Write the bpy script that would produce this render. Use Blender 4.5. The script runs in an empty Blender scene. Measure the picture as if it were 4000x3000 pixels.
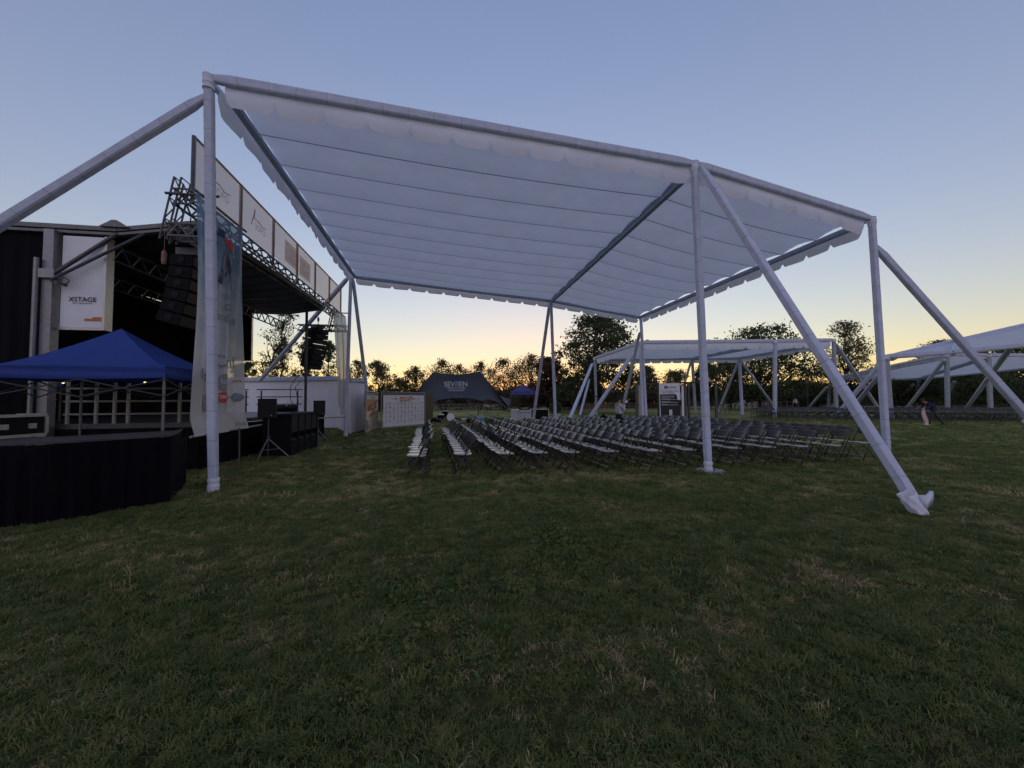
import bpy, bmesh, math, random
import numpy as np
from mathutils import Vector, Matrix, noise as mnoise
rng = random.Random(7)
nrng = np.random.default_rng(7)
SC = bpy.context.scene
COL = SC.collection
rad = math.radians

# ------------------------------------------------------------------ camera
EYE, FPX, PITCH, ROLL = 1.65, 1500.0, 0.0405, 0.0065
cd = bpy.data.cameras.new('camera'); cam = bpy.data.objects.new('camera', cd); COL.objects.link(cam)
cd.sensor_width = 36.0; cd.sensor_fit = 'HORIZONTAL'; cd.lens = 36.0*FPX/4000.0
cd.clip_start = 0.05; cd.clip_end = 9000.0
_f = Vector((0, math.cos(PITCH), math.sin(PITCH))); _u0 = Vector((0, -math.sin(PITCH), math.cos(PITCH))); _r0 = Vector((1, 0, 0))
CR = math.cos(ROLL)*_r0 - math.sin(ROLL)*_u0; CU = math.sin(ROLL)*_r0 + math.cos(ROLL)*_u0
m = Matrix((CR, CU, -_f)).transposed().to_4x4(); m.translation = (0, 0, EYE); cam.matrix_world = m
SC.camera = cam

# ------------------------------------------------------------------ sky, sun, exposure
SUN_AZ = rad(3.0)          # the glow sits just right of the view axis (+Y)
w = bpy.data.worlds.new('World'); SC.world = w; w.use_nodes = True
nt = w.node_tree; nt.nodes.clear()
sky = nt.nodes.new('ShaderNodeTexSky'); sky.sky_type = 'NISHITA'; sky.sun_disc = False
sky.sun_elevation = rad(-1.1); sky.sun_rotation = SUN_AZ
sky.altitude = 500; sky.air_density = 1.0; sky.dust_density = 1.0; sky.ozone_density = 1.6
bw = nt.nodes.new('ShaderNodeRGBToBW'); k1 = nt.nodes.new('ShaderNodeMath'); k1.operation = 'MULTIPLY_ADD'
SKY_K = 3.5
k1.inputs[1].default_value = SKY_K; k1.inputs[2].default_value = 1.0
k2 = nt.nodes.new('ShaderNodeMath'); k2.operation = 'DIVIDE'; k2.inputs[0].default_value = 1.0
cmpr = nt.nodes.new('ShaderNodeMix'); cmpr.data_type = 'RGBA'; cmpr.blend_type = 'MULTIPLY'; cmpr.inputs[0].default_value = 1.0
tint = nt.nodes.new('ShaderNodeMix'); tint.data_type = 'RGBA'; tint.blend_type = 'MULTIPLY'; tint.inputs[0].default_value = 1.0
tint.inputs[7].default_value = (1.0, 0.93, 0.98, 1)
bg = nt.nodes.new('ShaderNodeBackground'); bg.inputs[1].default_value = 0.15
wo = nt.nodes.new('ShaderNodeOutputWorld')
nt.links.new(sky.outputs[0], bw.inputs[0]); nt.links.new(bw.outputs[0], k1.inputs[0]); nt.links.new(k1.outputs[0], k2.inputs[1])
nt.links.new(sky.outputs[0], cmpr.inputs[6]); nt.links.new(k2.outputs[0], cmpr.inputs[7])
nt.links.new(cmpr.outputs[2], tint.inputs[6])
# broad warm dusk band low in the sky, strongest towards the sunken sun
tcw = nt.nodes.new('ShaderNodeTexCoord'); sxw = nt.nodes.new('ShaderNodeSeparateXYZ'); nt.links.new(tcw.outputs['Generated'], sxw.inputs[0])
def wmath(op, a, b=None):
    q = nt.nodes.new('ShaderNodeMath'); q.operation = op
    for i, v in enumerate((a, b)):
        if v is None: continue
        if isinstance(v, (int, float)): q.inputs[i].default_value = v
        else: nt.links.new(v, q.inputs[i])
    return q.outputs[0]
BAND_H = 0.18
zc = wmath('MAXIMUM', sxw.outputs[2], 0.0); ex = wmath('EXPONENT', wmath('DIVIDE', zc, -BAND_H))
vd = nt.nodes.new('ShaderNodeVectorMath'); vd.operation = 'DOT_PRODUCT'; vd.inputs[1].default_value = (math.sin(SUN_AZ), math.cos(SUN_AZ), 0); nt.links.new(tcw.outputs['Generated'], vd.inputs[0])
azf = wmath('ADD', wmath('MULTIPLY', vd.outputs['Value'], 0.46), 0.54); wgt = wmath('MULTIPLY', ex, azf)
band = nt.nodes.new('ShaderNodeMix'); band.data_type = 'RGBA'; band.blend_type = 'ADD'; band.clamp_result = False
BAND = (0.165, 0.130, 0.035)
band.inputs[7].default_value = (*BAND, 1); nt.links.new(wgt, band.inputs[0]); nt.links.new(tint.outputs[2], band.inputs[6])
wide = nt.nodes.new('ShaderNodeMix'); wide.data_type = 'RGBA'; wide.blend_type = 'ADD'; wide.clamp_result = False     # pale veil of scattered light above the glow
WIDE = (0.108, 0.112, 0.092)
wide.inputs[7].default_value = (*WIDE, 1); nt.links.new(wmath('MULTIPLY', wmath('EXPONENT', wmath('DIVIDE', zc, -0.45)), wmath('POWER', wmath('MAXIMUM', vd.outputs['Value'], 0.0), 2.0)), wide.inputs[0]); nt.links.new(band.outputs[2], wide.inputs[6])
anti = nt.nodes.new('ShaderNodeMix'); anti.data_type = 'RGBA'; anti.blend_type = 'ADD'; anti.clamp_result = False
anti.inputs[7].default_value = (0.150, 0.142, 0.190, 1)      # scattered twilight on the side away from the sun
nt.links.new(wmath('POWER', wmath('SUBTRACT', 0.5, wmath('MULTIPLY', vd.outputs['Value'], 0.5)), 2.0), anti.inputs[0]); nt.links.new(wide.outputs[2], anti.inputs[6])
nt.links.new(anti.outputs[2], bg.inputs[0]); nt.links.new(bg.outputs[0], wo.inputs[0])
sl = bpy.data.lights.new('sun', 'SUN'); sl.energy = 0.02; sl.angle = rad(6); sl.color = (1.0, 0.62, 0.32)
so = bpy.data.objects.new('sun', sl); COL.objects.link(so)
_se = rad(2.0)
so.rotation_euler = Vector((math.sin(SUN_AZ)*math.cos(_se), math.cos(SUN_AZ)*math.cos(_se), math.sin(_se))).to_track_quat('Z', 'Y').to_euler()
SC.view_settings.view_transform = 'Standard'; SC.view_settings.look = 'None'
SC.view_settings.exposure = 4.15; SC.view_settings.gamma = 1.0; SC.view_settings.use_curve_mapping = False

# ------------------------------------------------------------------ measuring helpers (photo measurements -> metres)
def ray(px, py): return _f + CR*((px-2000)/FPX) - CU*((py-1500)/FPX)
def G(px, py, z=0.0):
    d = ray(px, py); return Vector((0, 0, EYE)) + d*((z-EYE)/d.z)
def P(px, py, y):
    d = ray(px, py); return Vector((0, 0, EYE)) + d*(y/d.y)

# ------------------------------------------------------------------ materials
def mat(name, col, rough=0.7, var=0.0, vscale=3.0, bump=0.0, bscale=30.0, spec=0.3, transl=0.0, tcol=None, alpha=1.0, col2=None, metal=0.0, emis=None, bands=None, oscale=(1, 1, 1)):
    M = bpy.data.materials.new(name); M.use_nodes = True; n = M.node_tree; n.nodes.clear()
    N = n.nodes.new; L = n.links.new
    out = N('ShaderNodeOutputMaterial'); b = N('ShaderNodeBsdfPrincipled')
    b.inputs['Roughness'].default_value = rough; b.inputs['Metallic'].default_value = metal
    b.inputs['Specular IOR Level'].default_value = spec
    csock = None
    tc = N('ShaderNodeTexCoord'); mp = N('ShaderNodeMapping'); mp.inputs['Scale'].default_value = oscale; L(tc.outputs['Object'], mp.inputs[0])
    if var > 0 or col2:
        nz = N('ShaderNodeTexNoise'); nz.inputs['Scale'].default_value = vscale; nz.inputs['Detail'].default_value = 6; nz.inputs['Roughness'].default_value = 0.65
        L(mp.outputs[0], nz.inputs['Vector'])
        rp = N('ShaderNodeValToRGB'); rp.color_ramp.elements[0].position = 0.3; rp.color_ramp.elements[1].position = 0.7
        c2 = col2 or tuple(min(1, c*(1+var)) for c in col[:3])
        c1 = col if col2 else tuple(c*(1-var) for c in col[:3])
        rp.color_ramp.elements[0].color = (*c1, 1); rp.color_ramp.elements[1].color = (*c2, 1)
        L(nz.outputs['Fac'], rp.inputs[0]); csock = rp.outputs[0]
    if bands:   # (period m, width fraction, darkening): shadows of the inner lattice rungs painted into the cloth colour
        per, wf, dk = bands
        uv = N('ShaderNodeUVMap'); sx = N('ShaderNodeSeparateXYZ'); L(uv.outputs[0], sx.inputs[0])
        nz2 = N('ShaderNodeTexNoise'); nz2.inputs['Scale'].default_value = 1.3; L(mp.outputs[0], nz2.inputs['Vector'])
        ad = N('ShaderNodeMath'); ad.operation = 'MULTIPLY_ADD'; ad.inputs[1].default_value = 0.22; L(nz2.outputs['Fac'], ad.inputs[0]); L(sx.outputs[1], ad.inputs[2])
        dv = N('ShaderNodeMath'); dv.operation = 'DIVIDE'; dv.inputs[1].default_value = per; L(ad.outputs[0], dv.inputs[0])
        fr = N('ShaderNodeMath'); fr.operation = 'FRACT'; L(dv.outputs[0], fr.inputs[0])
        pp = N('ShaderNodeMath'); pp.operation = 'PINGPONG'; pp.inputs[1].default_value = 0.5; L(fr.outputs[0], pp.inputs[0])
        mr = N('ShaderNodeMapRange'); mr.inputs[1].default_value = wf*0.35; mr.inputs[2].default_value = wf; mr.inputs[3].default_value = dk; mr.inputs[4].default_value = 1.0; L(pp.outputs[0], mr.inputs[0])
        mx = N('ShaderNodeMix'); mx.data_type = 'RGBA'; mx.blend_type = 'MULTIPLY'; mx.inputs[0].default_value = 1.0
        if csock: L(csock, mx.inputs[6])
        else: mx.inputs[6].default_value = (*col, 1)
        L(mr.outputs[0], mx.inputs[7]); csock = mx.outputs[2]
    if csock: L(csock, b.inputs['Base Color'])
    else: b.inputs['Base Color'].default_value = (*col, 1)
    if bump > 0:
        bn = N('ShaderNodeTexNoise'); bn.inputs['Scale'].default_value = bscale; bn.inputs['Detail'].default_value = 5; L(mp.outputs[0], bn.inputs['Vector'])
        if bands:      # creases run along the sleeve
            um = N('ShaderNodeMapping'); um.inputs['Scale'].default_value = (1.6, 0.10, 1); L(uv.outputs[0], um.inputs[0]); L(um.outputs[0], bn.inputs['Vector'])
        bp = N('ShaderNodeBump'); bp.inputs['Strength'].default_value = bump; bp.inputs['Distance'].default_value = 0.02; L(bn.outputs['Fac'], bp.inputs['Height']); L(bp.outputs[0], b.inputs['Normal'])
    if emis: b.inputs['Emission Color'].default_value = (*emis[:3], 1); b.inputs['Emission Strength'].default_value = emis[3]
    s = b.outputs[0]
    if transl > 0:
        t = N('ShaderNodeBsdfTranslucent')
        if tcol: t.inputs[0].default_value = (*tcol, 1)
        elif csock: L(csock, t.inputs[0])
        else: t.inputs[0].default_value = (*col, 1)
        mx = N('ShaderNodeMixShader'); mx.inputs[0].default_value = transl; L(s, mx.inputs[1]); L(t.outputs[0], mx.inputs[2]); s = mx.outputs[0]
    if alpha < 1:
        t = N('ShaderNodeBsdfTransparent'); mx = N('ShaderNodeMixShader'); mx.inputs[0].default_value = alpha; L(t.outputs[0], mx.inputs[1]); L(s, mx.inputs[2]); s = mx.outputs[0]
    L(s, out.inputs[0]); return M

M = {}
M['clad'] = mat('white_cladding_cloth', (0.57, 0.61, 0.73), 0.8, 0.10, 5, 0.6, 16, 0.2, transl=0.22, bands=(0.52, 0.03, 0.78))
M['canopy'] = mat('white_canopy_fabric', (0.80, 0.82, 0.88), 0.75, 0.05, 1.2, 0.25, 1.3, 0.2, transl=0.45)
M['valance'] = mat('white_valance_fabric', (0.78, 0.80, 0.88), 0.8, 0.04, 2, 0.3, 8, 0.15, transl=0.30)
M['seam'] = mat('canopy_seam_tape', (0.22, 0.22, 0.25), 0.8, 0.1, 4)
M['steel'] = mat('galvanised_steel', (0.22, 0.23, 0.24), 0.45, 0.15, 9, 0.1, 40, 0.5, metal=0.6)
M['mid_steel'] = mat('weathered_steel', (0.15, 0.15, 0.15), 0.5, 0.2, 9, 0.1, 40, 0.4, metal=0.3)
M['dark_steel'] = mat('dark_steel', (0.07, 0.07, 0.075), 0.45, 0.2, 9, 0.1, 40, 0.5, metal=0.4)
M['alu'] = mat('bare_aluminium', (0.40, 0.40, 0.39), 0.4, 0.1, 9, 0.1, 40, 0.5, metal=0.8)
M['pipe'] = mat('pale_steel_pipe', (0.27, 0.265, 0.25), 0.4, 0.1, 9, 0, 40, 0.5)
M['black_cloth'] = mat('black_stage_cloth', (0.0065, 0.007, 0.0085), 0.95, 0.25, 2.5, 0.4, 10, 0.1, oscale=(1, 1, 0.25))
M['navy_drape'] = mat('navy_black_drape', (0.0035, 0.0038, 0.0060), 0.95, 0.3, 3, 0.4, 12, 0.1, oscale=(1, 1, 0.2))
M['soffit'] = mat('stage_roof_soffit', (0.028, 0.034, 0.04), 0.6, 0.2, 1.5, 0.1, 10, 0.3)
M['blackbox'] = mat('black_speaker_paint', (0.008, 0.008, 0.0085), 0.75, 0.2, 12, 0.3, 90, 0.12)
M['grille'] = mat('speaker_grille', (0.012, 0.012, 0.0125), 0.7, 0.2, 60, 0.5, 220, 0.3)
M['white_panel'] = mat('white_coated_panel', (0.66, 0.67, 0.70), 0.5, 0.06, 3, 0.05, 20, 0.3)
M['white_wall'] = mat('white_tarpaulin_wall', (0.74, 0.74, 0.80), 0.6, 0.05, 1.3, 0.25, 5, 0.3, transl=0.2)
M['mesh_banner'] = mat('orange_mesh_banner', (0.46, 0.31, 0.23), 0.8, 0.12, 14, 0.3, 60, 0.1, transl=0.62, tcol=(0.58, 0.37, 0.25), alpha=0.66, oscale=(1, 1, 3))
M['mesh_white'] = mat('pale_mesh_print', (0.80, 0.77, 0.74), 0.8, 0.05, 8, 0, 10, 0.1, transl=0.6, alpha=0.86)
M['mesh_orange'] = mat('deep_orange_mesh_print', (0.50, 0.25, 0.15), 0.8, 0.05, 8, 0, 10, 0.1, transl=0.6, alpha=0.6)
M['mesh_ink'] = mat('brown_mesh_print', (0.30, 0.19, 0.19), 0.8, 0.1, 8, 0, 10, 0.1, transl=0.5, alpha=0.55)
M['blue_tent'] = mat('royal_blue_polyester', (0.020, 0.050, 0.235), 0.6, 0.12, 2, 0.25, 9, 0.25, transl=0.12)
M['violet_tent'] = mat('violet_polyester', (0.075, 0.065, 0.22), 0.6, 0.12, 2, 0.2, 9, 0.2, transl=0.15)
M['grey_tent'] = mat('charcoal_stretch_fabric', (0.058, 0.067, 0.080), 0.75, 0.12, 0.7, 0.2, 4, 0.2, transl=0.05)
M['olive'] = mat('khaki_side_curtain', (0.11, 0.095, 0.06), 0.8, 0.15, 2, 0.3, 6, 0.2, transl=0.1)
M['chair'] = mat('black_chair_plastic', (0.040, 0.038, 0.033), 0.28, 0.15, 8, 0.05, 60, 0.5)
M['chair_seat'] = mat('sheen_grey_chair_seat', (0.33, 0.32, 0.30), 0.20, 0.15, 8, 0.0, 60, 1.0)  # black seat coloured grey to carry the sheen of the sky
M['chair_metal'] = mat('black_chair_tube', (0.02, 0.02, 0.02), 0.4, 0.2, 8, 0, 10, 0.5)
M['chair_bar'] = mat('glint_pale_stretcher', (0.26, 0.25, 0.23), 0.45, 0.2, 8, 0, 10, 0.5)  # pale colour painted in for the glint on the front stretcher
M['bark'] = mat('tree_bark', (0.05, 0.038, 0.028), 0.9, 0.3, 4, 0.5, 15, 0.1)
M['leaf'] = mat('dark_leaves', (0.060, 0.080, 0.036), 0.7, 0.35, 0.7, 0, 10, 0.15, transl=0.2)
M['leaf_olive'] = mat('olive_leaves', (0.095, 0.090, 0.042), 0.7, 0.35, 0.7, 0, 10, 0.15, transl=0.3)
M['leaf_rust'] = mat('rust_leaves', (0.080, 0.048, 0.030), 0.7, 0.35, 0.7, 0, 10, 0.15, transl=0.3)
M['hedge'] = mat('far_hedge_leaves', (0.055, 0.060, 0.046), 0.8, 0.4, 0.5, 0.5, 3, 0.1)
M['brick_far'] = mat('far_brick', (0.20, 0.105, 0.065), 0.85, 0.15, 2, 0.1, 6, 0.1)
M['plaster'] = mat('far_plaster', (0.36, 0.34, 0.31), 0.85, 0.12, 0.8, 0.1, 6, 0.1)
M['roof_tile'] = mat('far_roof', (0.10, 0.075, 0.06), 0.85, 0.2, 2, 0.1, 6, 0.1)
M['glass'] = mat('dark_glass', (0.02, 0.023, 0.027), 0.1, 0, 1, 0, 1, 0.6)
M['skin'] = mat('skin', (0.30, 0.17, 0.11), 0.6, 0.05, 8)
M['hair'] = mat('black_hair', (0.012, 0.010, 0.009), 0.6, 0.1, 30)
M['shirt_white'] = mat('pale_grey_jumper', (0.46, 0.46, 0.50), 0.85, 0.08, 8, 0.3, 20)
M['navy'] = mat('navy_jacket', (0.012, 0.016, 0.065), 0.8, 0.1, 8, 0.3, 20)
M['dark_trouser'] = mat('dark_trousers', (0.018, 0.018, 0.02), 0.85, 0.1, 8, 0.3, 20)
M['grey_trouser'] = mat('charcoal_trousers', (0.03, 0.036, 0.034), 0.85, 0.1, 8, 0.3, 20)
M['pink'] = mat('pale_pink_cloth', (0.62, 0.46, 0.44), 0.8, 0.08, 8, 0.2, 20)
M['white'] = mat('white_paint', (0.78, 0.78, 0.77), 0.5, 0.05, 5)
M['grey_plastic'] = mat('pale_grey_plastic', (0.40, 0.42, 0.44), 0.5, 0.06, 5)
M['wood'] = mat('rough_timber', (0.14, 0.10, 0.065), 0.8, 0.3, 5, 0.3, 20, oscale=(1, 1, 0.1))
M['water_blue'] = mat('blue_water_jug', (0.16, 0.36, 0.46), 0.25, 0.05, 5, 0, 1, 0.5, transl=0.3)
M['navy_print'] = mat('navy_print', (0.03, 0.045, 0.09), 0.6)
M['black_print'] = mat('black_print', (0.015, 0.016, 0.02), 0.5)
M['orange_print'] = mat('orange_print', (0.48, 0.15, 0.05), 0.6, 0.05, 5)
M['red_print'] = mat('red_print', (0.50, 0.055, 0.05), 0.6)
M['yellow_print'] = mat('yellow_print', (0.55, 0.33, 0.06), 0.6)
M['tan_print'] = mat('tan_print', (0.50, 0.33, 0.17), 0.6, 0.12, 4)
M['cream_print'] = mat('cream_print', (0.62, 0.56, 0.47), 0.6, 0.1, 4)
M['grey_print'] = mat('grey_print', (0.20, 0.22, 0.27), 0.6)
M['silver_print'] = mat('silver_print', (0.50, 0.54, 0.58), 0.5)
M['sky_print'] = mat('light_blue_print', (0.20, 0.36, 0.52), 0.5)
M['dull_print'] = mat('dull_text_print', (0.22, 0.23, 0.24), 0.6)
M['car_white'] = mat('white_car_paint', (0.62, 0.62, 0.62), 0.25, 0, 1, 0, 1, 0.6)
M['car_dark'] = mat('dark_car_paint', (0.035, 0.04, 0.05), 0.25, 0, 1, 0, 1, 0.6)
M['car_red'] = mat('dark_red_car_paint', (0.10, 0.02, 0.02), 0.25, 0, 1, 0, 1, 0.6)
M['tyre'] = mat('tyre_rubber', (0.02, 0.02, 0.02), 0.8)
M['mountain'] = mat('far_mountain', (0.42, 0.33, 0.38), 0.95, 0.12, 0.01)
M['lamp'] = mat('glowing_glint', (0.9, 0.75, 0.45), 0.4, emis=(1.0, 0.78, 0.42, 0.12))  # glow put in for the glints under the blue tent, not a lamp

# ------------------------------------------------------------------ mesh helpers
ORG = {}
class MB:
    def __init__(s): s.v = []; s.f = []; s.mi = []; s.uv = {}
    def add(s, vs, fs, mi=0, uvs=None):
        o = len(s.v); s.v += [tuple(x) for x in vs]
        for i, f in enumerate(fs):
            if uvs: s.uv[len(s.f)] = uvs[i]
            s.f.append(tuple(o+k for k in f)); s.mi.append(mi)
    def box(s, c, size, X=(1, 0, 0), Y=(0, 1, 0), Z=None, mi=0):
        X = Vector(X).normalized(); Y = Vector(Y).normalized(); Z = Vector(Z).normalized() if Z is not None else X.cross(Y).normalized(); c = Vector(c)
        a, b, d = [q/2 for q in size]
        vs = [c + X*(i*a) + Y*(j*b) + Z*(k*d) for k in (-1, 1) for j in (-1, 1) for i in (-1, 1)]
        s.add(vs, [(0, 2, 3, 1), (4, 5, 7, 6), (0, 1, 5, 4), (2, 6, 7, 3), (0, 4, 6, 2), (1, 3, 7, 5)], mi)
    def prism(s, poly, ext, mi=0):      # poly: list of points, ext: extrusion vector
        n = len(poly); ext = Vector(ext); vs = [Vector(p) for p in poly]; vs += [p+ext for p in vs]
        s.add(vs, [tuple(reversed(range(n))), tuple(range(n, 2*n))] + [(i, (i+1) % n, n+(i+1) % n, n+i) for i in range(n)], mi)
    def bar(s, p0, p1, r, n=6, r1=None, mi=0, cap=True):
        p0 = Vector(p0); p1 = Vector(p1); d = (p1-p0)
        if d.length < 1e-6: return
        d.normalize(); a = d.orthogonal().normalized(); b = d.cross(a); r1 = r if r1 is None else r1
        vs = [p + (a*math.cos(2*math.pi*i/n)+b*math.sin(2*math.pi*i/n))*q for p, q in ((p0, r), (p1, r1)) for i in range(n)]
        fs = [(i, (i+1) % n, n+(i+1) % n, n+i) for i in range(n)]
        if cap: fs += [tuple(reversed(range(n))), tuple(range(n, 2*n))]
        s.add(vs, fs, mi)
    def path(s, pts, r, n=6, mi=0):
        for i in range(len(pts)-1): s.bar(pts[i], pts[i+1], r, n, mi=mi)
    def lathe(s, c, prof, n=16, axis=(0, 0, 1), mi=0):
        ax = Vector(axis).normalized(); a = ax.orthogonal().normalized(); b = ax.cross(a); c = Vector(c)
        vs = [c + ax*h + (a*math.cos(2*math.pi*i/n)+b*math.sin(2*math.pi*i/n))*max(r, 1e-4) for r, h in prof for i in range(n)]
        k = len(prof)
        fs = [(j*n+i, j*n+(i+1) % n, (j+1)*n+(i+1) % n, (j+1)*n+i) for j in range(k-1) for i in range(n)]
        fs += [tuple(reversed(range(n))), tuple(range((k-1)*n, k*n))]
        s.add(vs, fs, mi)
    def grid(s, fn, nu, nv, mi=0, uv=False):
        vs = [fn(i/nu, j/nv) for j in range(nv+1) for i in range(nu+1)]
        fs = [(j*(nu+1)+i, j*(nu+1)+i+1, (j+1)*(nu+1)+i+1, (j+1)*(nu+1)+i) for j in range(nv) for i in range(nu)]
        s.add(vs, fs, mi)
    def tb(s, text, O, U, V, size, mi=0, off=0.0, fn=None, align='c', bold=False):   # flat lettering
        tv, tf = TEXT(text); O = Vector(O); U = Vector(U).normalized(); V = Vector(V).normalized(); Nn = U.cross(V)
        xs = [p[0] for p in tv]; cx = (min(xs)+max(xs))/2 if align == 'c' else min(xs)
        vs = [O + U*((x-cx)*size) + V*(y*size) + Nn*off for x, y in tv]
        if fn: vs = [fn((x-cx)*size, y*size) for x, y in tv]
        s.add(vs, tf, mi)
    def build(s, name, mats, parent=None, smooth=False, kind=None, label=None):
        if not isinstance(mats, (list, tuple)): mats = [mats]
        o0 = ORG.get(parent, Vector((0, 0, 0))) if parent else Vector((0, 0, 0))
        me = bpy.data.meshes.new(name); me.from_pydata([(v[0]-o0.x, v[1]-o0.y, v[2]-o0.z) for v in s.v], [], s.f)
        for m_ in mats: me.materials.append(m_)
        me.polygons.foreach_set('material_index', s.mi)
        if smooth: me.polygons.foreach_set('use_smooth', [True]*len(s.f))
        if s.uv:
            ul = me.uv_layers.new(name='UVMap')
            for fi, us in s.uv.items():
                ls = me.polygons[fi].loop_start
                for k, q in enumerate(us): ul.data[ls+k].uv = q
        me.update()
        o = bpy.data.objects.new(name, me); COL.objects.link(o)
        if parent: o.parent = parent; ORG[o] = o0
        else: ORG[o] = Vector((0, 0, 0))
        if kind: o['kind'] = kind
        if label: o['label'] = label
        return o
def thing(name, loc, label, cat, group=None):
    o = bpy.data.objects.new(name, None); COL.objects.link(o); o.location = loc; ORG[o] = Vector(loc); o.empty_display_size = 0.2
    tag(o, label, cat, group); return o
def tag(o, label, cat, group=None):
    o['label'] = label; o['category'] = cat
    if group: o['group'] = group
    return o
def copy_tree(o, parent=None):
    c = o.copy(); COL.objects.link(c)
    if parent: c.parent = parent
    for ch in KIDS.get(o, ()): copy_tree(ch, c)
    return c
KIDS = {}
ORD = ['zeroth', 'first', 'second', 'third', 'fourth', 'fifth', 'sixth', 'seventh', 'eighth', 'ninth', 'tenth', 'eleventh', 'twelfth', 'thirteenth', 'fourteenth', 'fifteenth', 'sixteenth', 'seventeenth', 'eighteenth', 'nineteenth', 'twentieth', 'twenty-first', 'twenty-second', 'twenty-third', 'twenty-fourth', 'twenty-fifth', 'twenty-sixth', 'twenty-seventh', 'twenty-eighth']
_TX = {}
def TEXT(t):
    if t not in _TX:
        cu = bpy.data.curves.new('t', 'FONT'); cu.body = t; cu.size = 1.0; cu.resolution_u = 3; cu.offset = 0.012
        ob = bpy.data.objects.new('t', cu); COL.objects.link(ob)
        dg = bpy.context.evaluated_depsgraph_get(); me = bpy.data.meshes.new_from_object(ob.evaluated_get(dg))
        _TX[t] = ([(v.co.x, v.co.y) for v in me.vertices], [tuple(p.vertices) for p in me.polygons])
        bpy.data.objects.remove(ob); bpy.data.curves.remove(cu); bpy.data.meshes.remove(me)
    return _TX[t]
for _t in ('XSTAGE', 'Xpert Staging Solutions', 'Muni', 'Los', 'Jardines', 'Conf', 'No', 'lota', 'Osorno', 'TEMUCO', 'Cotton', 'sonora', 'ACTIVE', 'A', 'SOFO', '15a', 'FERIA', 'del', 'TE 2023', 'SEV', 'EN', 'PRODUCCIONES', '15a Edicion', 'FERIDETE 2023', 'FERIDETE', 'sumup', '¿Por qué elegir Sumup', 'para tu negocio?', 'Jota', 'SOFO A.G.'):
    TEXT(_t)

# ------------------------------------------------------------------ ground
def patch(x, y):      # 0 green .. 1 dry
    v = 0.55*mnoise.noise(Vector((x*0.55, y*0.8, 3.1))) + 0.45*mnoise.noise(Vector((x*1.7, y*2.1, 9.7))) + 0.25*mnoise.noise(Vector((x*0.13, y*0.16, 1.7)))
    return max(0.0, min(1.0, 0.42 + 0.95*v))
def clover(x, y): return mnoise.noise(Vector((x*0.8, y*0.8, 20.3))) + 0.5*mnoise.noise(Vector((x*2.3, y*2.3, 31.3)))
def axis(a, b, near0, near1, step, grow):
    out = list(np.arange(near0, near1, step)); q = near1; st = step
    while q < b: out.append(q); st *= grow; q += st
    out.append(b); q = near0; st = step; lo = []
    while True:
        st *= grow; q -= st
        if q <= a: lo.append(a); break
        lo.append(q)
    return list(reversed(lo)) + out
gx = axis(-1500, 1500, -16, 18, 0.2, 1.12); gy = axis(-300, 2600, -1.0, 24, 0.2, 1.1)
gv = []; gd = []; gcv = []
for y in gy:
    for x in gx:
        h = 0.0
        if abs(x) < 60 and -2 < y < 80: h = 0.012*mnoise.noise(Vector((x*0.9, y*0.9, 5))) - 0.012
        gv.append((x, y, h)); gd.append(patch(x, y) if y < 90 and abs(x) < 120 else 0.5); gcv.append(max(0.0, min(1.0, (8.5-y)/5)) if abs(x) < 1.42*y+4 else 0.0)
nx = len(gx)
gf = [(j*nx+i, j*nx+i+1, (j+1)*nx+i+1, (j+1)*nx+i) for j in range(len(gy)-1) for i in range(nx-1)]
gme = bpy.data.meshes.new('ground'); gme.from_pydata(gv, [], gf)
at = gme.attributes.new('dry', 'FLOAT', 'POINT'); at.data.foreach_set('value', gd)
at = gme.attributes.new('soil_shade', 'FLOAT', 'POINT'); at.data.foreach_set('value', gcv)     # soil and shade between near tufts painted dark, fading out with distance
gme.polygons.foreach_set('use_smooth', [True]*len(gf))
ground = bpy.data.objects.new('ground', gme); COL.objects.link(ground); ground['kind'] = 'structure'
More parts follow.
